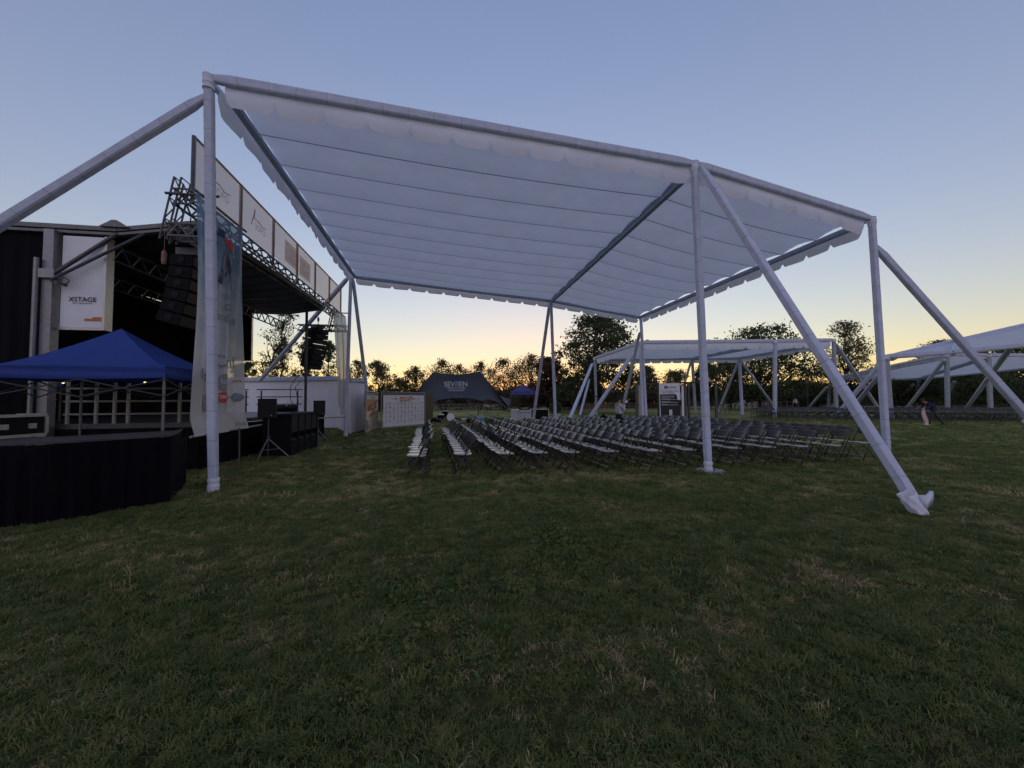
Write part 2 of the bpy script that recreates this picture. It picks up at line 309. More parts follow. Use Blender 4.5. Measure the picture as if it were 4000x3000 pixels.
def ground_mat():
    Mg = bpy.data.materials.new('lawn'); Mg.use_nodes = True; n = Mg.node_tree; n.nodes.clear(); N = n.nodes.new; L = n.links.new
    out = N('ShaderNodeOutputMaterial'); b = N('ShaderNodeBsdfPrincipled'); b.inputs['Roughness'].default_value = 0.95; b.inputs['Specular IOR Level'].default_value = 0.1
    tc = N('ShaderNodeTexCoord'); at = N('ShaderNodeAttribute'); at.attribute_name = 'dry'
    n1 = N('ShaderNodeTexNoise'); n1.inputs['Scale'].default_value = 5.0; n1.inputs['Detail'].default_value = 8; n1.inputs['Roughness'].default_value = 0.7; L(tc.outputs['Object'], n1.inputs['Vector'])
    mp = N('ShaderNodeMapping'); mp.inputs['Scale'].default_value = (0.25, 0.6, 1); L(tc.outputs['Object'], mp.inputs[0])
    n2 = N('ShaderNodeTexNoise'); n2.inputs['Scale'].default_value = 1.0; n2.inputs['Detail'].default_value = 6; L(mp.outputs[0], n2.inputs['Vector'])
    m1 = N('ShaderNodeMath'); m1.operation = 'MULTIPLY_ADD'; m1.inputs[1].default_value = 0.9; m1.inputs[2].default_value = -0.45; L(n1.outputs['Fac'], m1.inputs[0])
    m2 = N('ShaderNodeMath'); m2.operation = 'ADD'; L(at.outputs['Fac'], m2.inputs[0]); L(m1.outputs[0], m2.inputs[1])
    m3 = N('ShaderNodeMath'); m3.operation = 'MULTIPLY_ADD'; m3.inputs[1].default_value = 0.8; m3.inputs[2].default_value = -0.4; L(n2.outputs['Fac'], m3.inputs[0])
    m4 = N('ShaderNodeMath'); m4.operation = 'ADD'; L(m2.outputs[0], m4.inputs[0]); L(m3.outputs[0], m4.inputs[1])
    rp = N('ShaderNodeValToRGB'); e = rp.color_ramp.elements; e[0].position = 0.15; e[0].color = (0.115, 0.150, 0.046, 1); e[1].position = 0.95; e[1].color = (0.36, 0.285, 0.145, 1)
    k = e.new(0.5); k.color = (0.240, 0.235, 0.090, 1)
    L(m4.outputs[0], rp.inputs[0])
    ac = N('ShaderNodeAttribute'); ac.attribute_name = 'soil_shade'; so_ = N('ShaderNodeMix'); so_.data_type = 'RGBA'; so_.blend_type = 'MULTIPLY'; so_.inputs[7].default_value = (0.25, 0.24, 0.25, 1)  # darkens the near lawn colour for soil and shade between tufts
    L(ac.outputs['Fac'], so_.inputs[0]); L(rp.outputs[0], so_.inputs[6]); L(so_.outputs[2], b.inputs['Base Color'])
    n3 = N('ShaderNodeTexNoise'); n3.inputs['Scale'].default_value = 28.0; n3.inputs['Detail'].default_value = 6; L(tc.outputs['Object'], n3.inputs['Vector'])
    bp = N('ShaderNodeBump'); bp.inputs['Strength'].default_value = 1.0; bp.inputs['Distance'].default_value = 0.06; L(n3.outputs['Fac'], bp.inputs['Height']); L(bp.outputs[0], b.inputs['Normal'])
    L(b.outputs[0], out.inputs[0]); return Mg
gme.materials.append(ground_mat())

# ------------------------------------------------------------------ grass (uncountable): clumps scattered by geometry nodes
def leafmat(name, c1, c2, tr=0.35):
    Mg = bpy.data.materials.new(name); Mg.use_nodes = True; n = Mg.node_tree; n.nodes.clear(); N = n.nodes.new; L = n.links.new
    out = N('ShaderNodeOutputMaterial'); b = N('ShaderNodeBsdfPrincipled'); b.inputs['Roughness'].default_value = 0.6; b.inputs['Specular IOR Level'].default_value = 0.2
    oi = N('ShaderNodeObjectInfo'); rp = N('ShaderNodeValToRGB'); rp.color_ramp.elements[0].color = (*c1, 1); rp.color_ramp.elements[1].color = (*c2, 1)
    L(oi.outputs['Random'], rp.inputs[0]); L(rp.outputs[0], b.inputs['Base Color'])
    t = N('ShaderNodeBsdfTranslucent'); L(rp.outputs[0], t.inputs[0]); mx = N('ShaderNodeMixShader'); mx.inputs[0].default_value = tr
    L(b.outputs[0], mx.inputs[1]); L(t.outputs[0], mx.inputs[2]); L(mx.outputs[0], out.inputs[0]); return Mg
GM = [leafmat('green_blades', (0.075, 0.130, 0.036), (0.270, 0.285, 0.100), 0.55), leafmat('dry_blades', (0.30, 0.235, 0.105), (0.58, 0.46, 0.25), 0.5), leafmat('clover_leaves', (0.070, 0.120, 0.028), (0.17, 0.205, 0.058), 0.45)]
def clump(kind, seed):
    r = random.Random(seed); b = MB()
    if kind < 2:
        for _ in range(34):
            a = r.uniform(0, 6.283); d = abs(r.gauss(0, 0.05)); x, y = d*math.cos(a), d*math.sin(a); h = r.uniform(0.014, 0.042)*(1.0 if kind == 0 else 0.9); la = r.uniform(0, 6.283); ln = h*r.uniform(0.5, 2.0)
            wd = r.uniform(0.0018, 0.0032); sx, sy = -math.sin(la)*wd, math.cos(la)*wd; mx_, my_ = x+math.cos(la)*ln*0.35, y+math.sin(la)*ln*0.35
            b.add([(x-sx, y-sy, -0.01), (x+sx, y+sy, -0.01), (mx_+sx, my_+sy, h*0.65), (mx_-sx, my_-sy, h*0.65), (x+math.cos(la)*ln, y+math.sin(la)*ln, h*r.uniform(0.75, 1.0))], [(0, 1, 2, 3), (3, 2, 4)])
    else:
        for _ in range(9):
            a = r.uniform(0, 6.283); d = r.uniform(0, 0.11); x, y, z = d*math.cos(a), d*math.sin(a), r.uniform(0.012, 0.034); q = r.uniform(0.007, 0.018); tx, ty = r.gauss(0, 0.35), r.gauss(0, 0.35)
            k = 7; vs = [(x, y, z-0.004)] + [(x+q*math.cos(6.283*i/k)*(1 if i % 2 else 0.85), y+q*math.sin(6.283*i/k), z+tx*q*math.cos(6.283*i/k)+ty*q*math.sin(6.283*i/k)) for i in range(k)]
            b.add(vs, [(0, 1+i, 1+(i+1) % k) for i in range(k)])
            b.add([(x-0.001, y, 0), (x+0.001, y, 0), (x, y, z)], [(0, 1, 2)])
    me = bpy.data.meshes.new('clump'); me.from_pydata(b.v, [], b.f); me.materials.append(GM[kind]); return me
gcol = bpy.data.collections.new('grass_clumps')
for kind in range(3):
    for k in range(3):
        ob = bpy.data.objects.new('grass_clump_%s%d' % ('abc'[kind], k), clump(kind, kind*10+k)); gcol.objects.link(ob)
pts, rot, scl, idx = [], [], [], []
def scatter(y0, y1, dens, s0, s1):
    area = 1.42*(y1*y1-y0*y0) + 3*(y1-y0); n = int(area*dens)
    for _ in range(n):
        y = math.sqrt(nrng.uniform(y0*y0, y1*y1)); x = nrng.uniform(-1, 1)*(1.42*y+1.0)
        p = patch(x, y) + nrng.normal(0, 0.24); c = clover(x, y) + nrng.normal(0, 0.15)
        k = 1 if p > 0.70 else 0
        if c > 0.5 and p < 0.75 and nrng.random() < 0.6: k = 2
        pts.append((x, y, 0.012*mnoise.noise(Vector((x*0.9, y*0.9, 5))) - 0.012)); rot.append((nrng.normal(0, 0.12), nrng.normal(0, 0.12), nrng.uniform(0, 6.283))); scl.append(nrng.uniform(s0, s1)*(1.0+0.55*mnoise.noise(Vector((x*2.6, y*2.6, 44))))); idx.append(k*3+int(nrng.integers(0, 3)))
scatter(1.2, 3.2, 470, 0.45, 1.0); scatter(3.2, 6.5, 230, 0.6, 1.25); scatter(6.5, 13, 90, 0.9, 1.8); scatter(13, 30, 16, 1.6, 2.6)
pme = bpy.data.meshes.new('grass'); pme.from_pydata(pts, [], [])
a_ = pme.attributes.new('rot', 'FLOAT_VECTOR', 'POINT'); a_.data.foreach_set('vector', np.array(rot, dtype=np.float32).ravel())
a_ = pme.attributes.new('scl', 'FLOAT', 'POINT'); a_.data.foreach_set('value', scl)
a_ = pme.attributes.new('idx', 'INT', 'POINT'); a_.data.foreach_set('value', idx)
grass = bpy.data.objects.new('grass', pme); COL.objects.link(grass); grass['kind'] = 'stuff'; tag(grass, 'short patchy lawn grass with dry tufts and broad clover leaves', 'grass')
ng = bpy.data.node_groups.new('scatter_grass', 'GeometryNodeTree')
ng.interface.new_socket('Geometry', in_out='INPUT', socket_type='NodeSocketGeometry'); ng.interface.new_socket('Geometry', in_out='OUTPUT', socket_type='NodeSocketGeometry')
gi = ng.nodes.new('NodeGroupInput'); go = ng.nodes.new('NodeGroupOutput'); ip = ng.nodes.new('GeometryNodeInstanceOnPoints'); ci = ng.nodes.new('GeometryNodeCollectionInfo')
ci.inputs[0].default_value = gcol; ci.inputs[1].default_value = True; ci.inputs[2].default_value = True
def nattr(n, t):
    q = ng.nodes.new('GeometryNodeInputNamedAttribute'); q.data_type = t; q.inputs[0].default_value = n; return q.outputs[0]
ip.inputs['Pick Instance'].default_value = True
er = ng.nodes.new('FunctionNodeEulerToRotation'); ng.links.new(nattr('rot', 'FLOAT_VECTOR'), er.inputs[0])
ng.links.new(gi.outputs[0], ip.inputs['Points']); ng.links.new(ci.outputs[0], ip.inputs['Instance']); ng.links.new(nattr('idx', 'INT'), ip.inputs['Instance Index']); ng.links.new(er.outputs[0], ip.inputs['Rotation']); ng.links.new(nattr('scl', 'FLOAT'), ip.inputs['Scale']); ng.links.new(ip.outputs[0], go.inputs[0])
md = grass.modifiers.new('scatter', 'NODES'); md.node_group = ng

# ------------------------------------------------------------------ cloth-clad frame members
def clad(mb, p0, p1, w, side=None, w2=None, pinch0=0.0, pinch1=0.0, step=0.28, seed=0, flare1=0.0, jit=0.006, sag=0.0):
    r = random.Random(seed); p0 = Vector(p0); p1 = Vector(p1); d = p1-p0; Ln = d.length; d.normalize()
    s = Vector(side) if side is not None else d.cross(Vector((0, 0, 1)))
    s = (s - d*s.dot(d)).normalized(); t = d.cross(s).normalized(); w2 = w2 or w
    n = max(4, int(Ln/step)); prof_ = [(1, -0.72), (1, 0.72), (0.72, 1), (-0.72, 1), (-1, 0.72), (-1, -0.72), (-0.72, -1), (0.72, -1)]; K = 8; rings = []
    us = [i/n for i in range(n+1)]
    if pinch0: us = sorted(set(us+[0.12/Ln, 0.3/Ln]))
    if pinch1: us = sorted(set(us+[1-0.12/Ln, 1-0.35/Ln]))
    n = len(us)-1
    for u in us:
        c = p0 + d*(Ln*u) + Vector((0, 0, -sag*4*u*(1-u)))
        k = 1.0 + r.gauss(0, jit)
        if pinch0 and u*Ln < 0.3: k *= pinch0 + (1-pinch0)*(u*Ln/0.3)
        if pinch1 and (1-u)*Ln < 0.35: k *= pinch1 + (1-pinch1)*((1-u)*Ln/0.35)
        rings.append([c + s*(qx*w/2*k*(1+r.gauss(0, 0.01))) + t*(qy*w2/2*k*(1+r.gauss(0, 0.01))) for qx, qy in prof_])
    vs = [q for ring in rings for q in ring]; fs = []; uvs = []
    for i in range(n):
        for j in range(K):
            j2 = (j+1) % K; fs.append((i*K+j, i*K+j2, (i+1)*K+j2, (i+1)*K+j))
            v0, v1 = Ln*us[i], Ln*us[i+1]; uvs.append([(j/K, v0), ((j+1)/K, v0), ((j+1)/K, v1), (j/K, v1)])
    fs += [tuple(reversed(range(K))), tuple(range(n*K, (n+1)*K))]; uvs += [[(0, 0)]*K, [(0, 0)]*K]
    mb.add(vs, fs, 0, uvs)
def wrap(mb, c, r, h, seed, axis=(0, 0, 1)):       # bunched cloth with creases at a joint
    q = random.Random(seed); k = 7
    prof = [(r*(1+q.uniform(-0.10, 0.14)), h*(i/k)) for i in range(k+1)]
    mb.lathe(c, prof, 14, axis)
def valance_edge(mb, a, b, drop, period, notch, out, seed, lift=0.0):
    r = random.Random(seed); a = Vector(a); b = Vector(b); d = b-a; Ln = d.length; d.normalize(); nper = max(1, round(Ln/period)); out = Vector(out)
    prof = [(0.0, 0.0), (0.06, 0.5), (0.12, 0.95), (0.25, 1.0), (0.5, 1.04), (0.75, 1.0), (0.88, 0.95), (0.94, 0.5)]
    us = [((k+p[0])/nper, p[1]) for k in range(nper) for p in prof] + [(1.0, 0.0)]
    rows = 4; vs = []
    for j in range(rows+1):
        v = j/rows
        for u, q in us:
            dr = drop - notch*(1-q); ph = 0.03*math.sin(u*Ln*3.1+seed) + 0.02*math.sin(u*Ln*7.7)
            vs.append(a + d*(Ln*u) - Vector((0, 0, 1))*(dr*v - lift) + out*(ph*v + 0.05*math.sin(v*3.0)))
    n = len(us); mb.add(vs, [(j*n+i, j*n+i+1, (j+1)*n+i+1, (j+1)*n+i) for j in range(rows) for i in range(n-1)])

def canopy(name, T, F, label, near, w, strips, drop, period, braces, group, detail=True):
    """T: tops of corners A B C (near edge) D E F (far edge); F: feet."""
    _fb = F.get('B', F['A']); root = thing(name, (_fb.x, _fb.y, 0), label, 'canopy', group)
    ax = (T['B']-T['A']).normalized(); dp = (T['D']-T['A']); dp.z = 0; dp.normalize()
    axh = Vector((ax.x, ax.y, 0)).normalized()
    for i, k in enumerate('ABCDEF'):
        if k not in F: continue
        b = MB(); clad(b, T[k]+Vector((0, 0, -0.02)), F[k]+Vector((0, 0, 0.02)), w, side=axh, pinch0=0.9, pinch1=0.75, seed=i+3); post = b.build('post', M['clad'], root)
        b = MB(); wrap(b, F[k]+Vector((0, 0, -0.01)), w*0.62, 0.24, i+20); b.build('foot_wrap', M['valance'], post)
        b = MB(); wrap(b, T[k]+Vector((0, 0, -0.22)), w*0.7, 0.26, i+30); b.build('corner_wrap', M['valance'], post)
    for i, (a, c) in enumerate(('AB', 'BC', 'DE', 'EF', 'AD', 'CF', 'BE')):
        b = MB(); q = (1.3 if detail else 1.0) if a+c in ('AB', 'BC') else 0.9
        d = (T[c]-T[a]).normalized()
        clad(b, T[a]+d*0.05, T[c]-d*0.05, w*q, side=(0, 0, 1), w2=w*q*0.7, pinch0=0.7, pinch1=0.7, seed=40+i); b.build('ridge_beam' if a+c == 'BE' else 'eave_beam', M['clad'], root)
    # roof cloth: strips hung under the frame
    ins = 0.24 if detail else 0.25
    I = {}
    for k in 'ABCDEF':
        a_in = {'A': 1, 'D': 1, 'B': 0, 'E': 0, 'C': -1, 'F': -1}[k]; d_in = 1 if k in 'ABC' else -1
        # stay on the roof plane of the bay
        if k in 'AD': v = (T['B']-T['A']).normalized() if k == 'A' else (T['E']-T['D']).normalized()
        elif k in 'CF': v = -(T['C']-T['B']).normalized() if k == 'C' else -(T['F']-T['E']).normalized()
        else: v = Vector((0, 0, 0))
        far = {'A': 'D', 'B': 'E', 'C': 'F', 'D': 'A', 'E': 'B', 'F': 'C'}[k]
        I[k] = T[k] + v*ins + (T[far]-T[k]).normalized()*ins - Vector((0, 0, w*0.45))
    for bay in (('A', 'B', 'D', 'E'), ('B', 'C', 'E', 'F')):
        a, b_, d, e = (I[k] for k in bay)
        for s in range(strips):
            t0, t1 = s/strips, (s+1)/strips; mb = MB()
            def fn(u, v, a=a, b_=b_, d=d, e=e, t0=t0, t1=t1):
                t = t0+(t1-t0)*v; p = (a*(1-u)+b_*u)*(1-t) + (d*(1-u)+e*u)*t
                return p + Vector((0, 0, 0.10*math.sin(math.pi*v) + 0.014*mnoise.noise(Vector((p.x*0.9, p.y*0.9, 2))) - 0.10*math.sin(math.pi*u)))
            mb.grid(fn, 8, 4); mb.build('roof_panel', M['canopy'], root, True)
            if s:
                mb = MB()
                def fs_(u, v, a=a, b_=b_, d=d, e=e, t0=t0): 
                    t = t0 + (v-0.5)*0.028/max(1.0, (d-a).length); p = (a*(1-u)+b_*u)*(1-t) + (d*(1-u)+e*u)*t
                    return p + Vector((0, 0, -0.012 - 0.10*math.sin(math.pi*u)))
                mb.grid(fs_, 8, 1); mb.build('roof_seam', M['seam'], root)
    # ridge strip under the cloth between the bays, with the boom that shows from below
    for i, (a, c, o) in enumerate((('A', 'B', -dp), ('B', 'C', -dp), ('D', 'E', dp), ('E', 'F', dp), ('A', 'D', -axh), ('C', 'F', axh))):
        b = MB(); o = Vector(o); valance_edge(b, I[a]+o*0.16+Vector((0, 0, w*0.35)), I[c]+o*0.16+Vector((0, 0, w*0.35)), drop, period, drop*0.30, o, i*1.7); b.build('valance', M['valance'], root, True)
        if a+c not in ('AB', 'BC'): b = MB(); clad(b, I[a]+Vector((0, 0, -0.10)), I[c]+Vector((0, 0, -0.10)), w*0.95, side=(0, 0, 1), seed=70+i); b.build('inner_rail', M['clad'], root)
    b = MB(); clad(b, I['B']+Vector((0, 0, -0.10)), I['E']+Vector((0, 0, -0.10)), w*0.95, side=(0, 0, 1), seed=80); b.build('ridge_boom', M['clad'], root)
    for i, (p0, p1, ww) in enumerate(braces):
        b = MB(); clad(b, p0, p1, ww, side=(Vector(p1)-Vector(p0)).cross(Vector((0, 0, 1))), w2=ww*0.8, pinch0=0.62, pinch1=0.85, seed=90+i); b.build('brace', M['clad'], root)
    return root

tops = dict(A=P(817, 305, 6.85), B=P(2711, 640, 9.2), C=P(3405, 855, 10.6), D=P(1371, 1073, 18.5), E=P(2152, 1170, 21.2), F=P(2503, 1236, 22.6))
feet = dict(A=G(833, 1916), B=G(2767, 1842), C=G(3466, 1800), D=G(1350, 1704), E=G(2171, 1682), F=G(2526, 1672))
bracesM = [(P(806, 378, 6.85), Vector((-11.6, 4.3, 0)), 0.168), (P(2740, 655, 9.15), G(3598, 2000), 0.165), (P(3420, 962, 10.6), Vector((13.8, 9.6, 0)), 0.185),
           (P(1378, 1085, 18.5), G(1452, 1682), 0.15), (P(1362, 1082, 18.5), P(1012, 1490, 22.4), 0.19), (P(2147, 1186, 21.2), G(2080, 1662), 0.16), (P(2499, 1298, 22.5), G(2420, 1652), 0.16)]
big = canopy('canopy_tent', tops, feet, 'big white open canopy tent on cloth-wrapped posts standing over the chairs', True, 0.142, 10, 0.46, 0.85, bracesM, 'white canopy tents')
# flared cloth and cut ends at the foot of the near brace, cut grass strings round post B
fb = G(3600, 2012)
b = MB()
_q = random.Random(5)
fx_ = Vector((0.96, 0.28, 0)); fy_ = Vector((-0.28, 0.96, 0))
def footcloth(u, v):
    a = u*6.283; k = 1+0.10*math.sin(a*5+v*6)+0.07*math.sin(a*9-v*11)
    rx = (0.12+0.02*v)*k; ry = (0.085-0.01*v)*k
    return fb + fx_*(0.03+rx*math.cos(a)+0.02-0.17*v) + fy_*(0.05+ry*math.sin(a)+0.05*v) + Vector((0, 0, 0.27*v+(0.06*v*max(0, math.cos(a)))))
b.grid(footcloth, 36, 8)
pf = [fb+fx_*0.12+Vector((0, 0, 0.06)), fb+fx_*0.0+Vector((0, 0, 0.27)), fb+fx_*0.20+Vector((0, 0.01, 0.25)), fb+fx_*0.27+Vector((0, 0, 0.31)), fb+fx_*0.285+Vector((0, 0, 0.26)), fb+fx_*0.23+Vector((0, -0.02, 0.16))]
b.prism(pf, fy_*0.04)
b.build('brace_foot_cloth', M['valance'], big, True)
b = MB()
for k in range(46):
    a = _q.uniform(0, 6.283); r0 = _q.uniform(0.05, 0.15); r1 = r0+_q.uniform(0.08, 0.24); h = _q.uniform(0.02, 0.07)
    p = feet['B']+Vector((0, -0.12, 0)); p0 = p+Vector((r0*math.cos(a), r0*math.sin(a), 0.03)); p2 = p+Vector((r1*math.cos(a+0.3), r1*math.sin(a+0.3), 0.02)); b.path([p0, (p0+p2)/2+Vector((0, 0, h)), p2], 0.0035, 4)
b.build('frayed_cord', M['grey_plastic'], big)

# second canopy, further back
t2 = dict(A=P(2503, 1336, 30.1), B=P(3027, 1331, 30.5), C=P(3256, 1327, 33), D=P(2324, 1398, 40), E=P(2703, 1395, 41), F=P(2888, 1394, 40))
f2 = dict(A=G(2512, 1638), B=G(3027, 1633), C=G(3268, 1622), D=G(2330, 1617), E=G(2717, 1613), F=G(2899, 1619))
br2 = [(P(2478, 1373, 30.0), G(2300, 1637), 0.33), (P(2314, 1420, 39.5), G(2224, 1640), 0.25), (P(2303, 1480, 42), G(2266, 1622), 0.22), (P(3264, 1343, 33), G(3442, 1612), 0.25),
       (P(2701, 1406, 41), G(2640, 1614), 0.2), (P(2885, 1409, 40), G(2803, 1612), 0.22), (P(2896, 1412, 40), G(3035, 1604), 0.22)]
canopy('canopy_tent', t2, f2, 'smaller white canopy tent with scalloped edge standing on the far lawn behind the chairs', False, 0.25, 6, 0.62, 1.2, br2, 'white canopy tents', False)
# third and fourth, at the right edge
t3 = dict(A=P(3698, 1384, 38), B=P(3860, 1386, 37), C=P(4060, 1388, 36), D=P(3245, 1479, 54), E=P(3590, 1474, 56), F=P(4030, 1430, 50))
f3 = dict(A=G(3702, 1611), B=G(3870, 1612), C=G(4066, 1614), D=G(3236, 1594), E=G(3577, 1592), F=G(4033, 1596))
br3 = [(P(3690, 1405, 38), G(3535, 1604), 0.30), (P(3232, 1510, 54), G(3158, 1593), 0.3), (P(3568, 1500, 56), G(3492, 1590), 0.3), (P(3729, 1490, 48), G(3668, 1585), 0.3)]
canopy('canopy_tent', t3, f3, 'low wide white canopy tent seen from below beyond the bending man', False, 0.32, 4, 0.35, 1.3, br3, 'white canopy tents', False)
t4 = dict(A=P(3462, 1392, 27), B=P(3720, 1374, 25.5), C=P(4060, 1341, 24), D=P(3490, 1386, 30), E=P(3740, 1328, 31), F=P(4060, 1255, 32))
f4 = dict(A=G(3481, 1638), C=G(4010, 1655))
br4 = [(P(3452, 1405, 27), G(3258, 1634), 0.30), (P(3455, 1440, 28), G(3304, 1624), 0.28), (P(3952, 1352, 25), G(3766, 1606), 0.28)]
canopy('canopy_tent', t4, f4, 'white canopy tent with rising pale roof cut off by the right edge', False, 0.28, 4, 0.2, 1.3, br4, 'white canopy tents', False)

# ------------------------------------------------------------------ stage
E1 = Vector((-0.1647, 0.9863, 0)); E2 = Vector((0.9863, 0.1647, 0)); UZ = Vector((0, 0, 1)); S0 = Vector((-7.52, 8.75, 0))
def S(a, b_, z): return S0 + E1*a + E2*b_ + UZ*z
def truss(mb, p0, p1, up, sideways, h, wd, cell, r=0.022):
    p0 = Vector(p0); p1 = Vector(p1); up = Vector(up).normalized(); sw = Vector(sideways).normalized(); n = max(2, round((p1-p0).length/cell))
    ch = [(-h/2, -wd/2), (-h/2, wd/2), (h/2, -wd/2), (h/2, wd/2)] if wd else [(-h/2, 0), (h/2, 0)]
    for a, c in ch: mb.bar(p0+up*a+sw*c, p1+up*a+sw*c, r*1.4, 6)
    for i in range(n):
        q0 = p0.lerp(p1, i/n); q1 = p0.lerp(p1, (i+0.5)/n); q2 = p0.lerp(p1, (i+1)/n)
        for c in ((-wd/2, wd/2) if wd else (0,)):
            mb.bar(q0+up*(-h/2)+sw*c, q1+up*(h/2)+sw*c, r, 5); mb.bar(q1+up*(h/2)+sw*c, q2+up*(-h/2)+sw*c, r, 5)
        if wd: mb.bar(q0+up*(h/2)-sw*wd/2, q0+up*(h/2)+sw*wd/2, r, 5); mb.bar(q0-up*(h/2)-sw*wd/2, q0-up*(h/2)+sw*wd/2, r, 5)
stage = thing('concert_stage', S(5, -2.5, 0), 'dark mobile concert stage with truss roof at the left edge', 'stage')
DK = 1.15
b = MB()
b.prism([S(0.6, 0, DK-0.12), S(10.1, 0, DK-0.12), S(10.1, -5.6, DK-0.12), S(0.6, -5.6, DK-0.12)], UZ*0.12); b.build('deck', M['dark_steel'], stage)
def drape(mb, pts_fn, n, z0, z1, amp, freq, nrm, rows=6, zt=None):
    def fn(u, v):
        p = pts_fn(u); k = math.sin(u*freq)*amp + math.sin(u*freq*2.37+1)*amp*0.5
        q = (z1 if zt is None else zt(u))
        return p + Vector(nrm(u) if callable(nrm) else nrm)*(k*(0.35+0.65*v)) + UZ*(q*(1-v)+z0*v)
    mb.grid(fn, n, rows)
b = MB(); drape(b, lambda u: S(0.57+9.58*u, 0.03, 0), 120, 0.0, DK-0.13, 0.02, 190, E2); b.build('front_skirt', M['black_cloth'], stage, True)
b = MB(); drape(b, lambda u: S(0.57, 0.03-5.6*u, 0), 90, 0.0, DK-0.13, 0.02, 120, -E1); b.build('side_skirt', M['black_cloth'], stage, True)
def zr(a, bb): # underside of the roof
    near = 5.86 + 0.17*max(bb, -1.75) if bb < 0 else 5.86
    return near + (a-0.6)/9.4*0.3
b = MB()
rp_ = [(0.6, 0), (10.0, 0), (10.0, -1.75), (10.0, -5.7), (0.6, -5.7), (0.6, -1.75)]
for q in (((0.6, 0), (10.0, 0), (10.0, -1.75), (0.6, -1.75)), ((0.6, -1.75), (10.0, -1.75), (10.0, -5.7), (0.6, -5.7))):
    b.prism([S(a, c, zr(a, c)+0.06) for a, c in q], UZ*0.16)
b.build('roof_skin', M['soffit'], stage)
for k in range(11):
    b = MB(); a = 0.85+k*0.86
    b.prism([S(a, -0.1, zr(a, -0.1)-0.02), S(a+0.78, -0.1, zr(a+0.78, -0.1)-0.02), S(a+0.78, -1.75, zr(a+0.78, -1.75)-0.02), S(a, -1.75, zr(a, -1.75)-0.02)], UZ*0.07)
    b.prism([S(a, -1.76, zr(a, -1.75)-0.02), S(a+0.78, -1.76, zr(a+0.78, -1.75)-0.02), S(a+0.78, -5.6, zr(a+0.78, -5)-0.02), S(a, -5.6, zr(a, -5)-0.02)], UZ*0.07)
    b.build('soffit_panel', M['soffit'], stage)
b = MB()
for c0, c1 in ((0.02, -1.73), (-1.75, -5.8)):
    for dz, dd in ((0.17, 0.10), (0.05, 0.06)):
        p0, p1 = S(0.52, c0, zr(0.6, c0)+dz), S(0.52, c1, zr(0.6, c1)+dz); b.box((p0+p1)/2, ((p1-p0).length, dd, 0.14), p1-p0, UZ)
hg = S(0.5, -1.75, zr(.6, -1.75)+0.2); b.prism([hg+E2*-0.3, hg+E2*0.3, hg+E2*0.05+UZ*0.16, hg-E2*0.05+UZ*0.16], -E1*0.12)
b.build('roof_end_beam', M['mid_steel'], stage)
b = MB(); truss(b, S(-0.3, 0.05, 6.27), S(11.8, 0.05, 6.27), UZ, E2, 0.34, 0.3, 0.62); b.build('front_truss', M['mid_steel'], stage)
b = MB(); truss(b, S(0.6, -1.92, 5.22), S(10, -1.92, 5.3), UZ, E2, 0.36, 0, 0.55, 0.022); b.build('roof_truss', M['dark_steel'], stage)
b = MB(); truss(b, S(0.6, -4.0, 5.2), S(10, -4.0, 5.3), UZ, E2, 0.36, 0, 0.55, 0.022); b.build('roof_truss', M['dark_steel'], stage)
for a, nm in ((-0.35, 0), (11.3, 1)):
    b = MB(); truss(b, S(a, -0.05 if nm == 0 else -1.6, 5.42), S(a, 0.75, 5.42), UZ, E1, 0.28, 0.34, 0.42, 0.02); b.build('outrigger_truss', M['mid_steel'] if nm == 0 else M['dark_steel'], stage)
    b = MB(); truss(b, S(a, 0.1, 6.6 if nm == 0 else 6.4), S(a, -0.15, 5.2), E2, E1, 0.14, 0.30, 0.55, 0.014); b.bar(S(a-0.2, -0.1, 6.2), S(a-0.2, 0.95, 6.2), 0.03, 8); b.build('end_frame', M['dark_steel'], stage)
# towers, wing panels, curtains
b = MB(); b.box(S(0.42, -2.97, 2.8), (0.20, 0.2, 5.6), E2, E1); b.bar(S(0.25, -3.12, 0.6), S(0.25, -3.12, 4.9), 0.045, 8); b.box(S(0.3, -2.9, 4.55), (0.3, 0.18, 0.2), E2, E1); b.build('tower', M['steel'], stage)
b = MB(); b.box(S(10.0, -4.4, 3.0), (0.26, 0.26, 6.0), E2, E1); b.build('tower', M['dark_steel'], stage)
b = MB()
for p, q, r in ((S(0.25, -2.78, 4.55), S(0.45, -1.72, 5.62), 0.045), (S(0.2, -2.75, 4.42), S(0.45, -1.15, 5.66), 0.035)): b.bar(p, q, r, 8)
b.lathe(S(0.2, -2.7, 4.35), [(0.03, 0), (0.03, 0.25)], 8, E1)
b.path([S(0.2, -2.62+0.18*math.cos(t), 4.38+0.08*math.sin(t)) for t in np.linspace(0, 6.28, 14)], 0.012, 5)
b.build('roof_strut', M['dark_steel'], stage)
wp = MB(); wp.box(S(0.48, -2.37, 4.44), (0.86, 0.06, 2.14), E2, E1); wpo = wp.build('wing_panel', M['white_panel'], stage)
b = MB(); b.box(S(0.53, -1.925, 4.42), (0.05, 0.22, 2.2), E2, E1); b.box(S(0.5, -2.37, 3.35), (0.9, 0.1, 0.06), E2, E1); b.build('panel_edge', M['alu'], wpo)
b = MB(); b.tb('XSTAGE', S(0.44, -2.36, 3.98), E2, UZ, 0.15, 0, 0.008); b.tb('Xpert Staging Solutions', S(0.44, -2.36, 3.93), E2, UZ, 0.042, 0, 0.008); b.build('lettering', M['black_print'], wpo)
b = MB(); b.box(S(0.44, -2.13, 3.56), (0.36, 0.008, 0.05), E2, E1); b.box(S(0.44, -2.05, 3.605), (0.2, 0.008, 0.04), E2, E1); b.build('orange_mark', M['orange_print'], wpo)
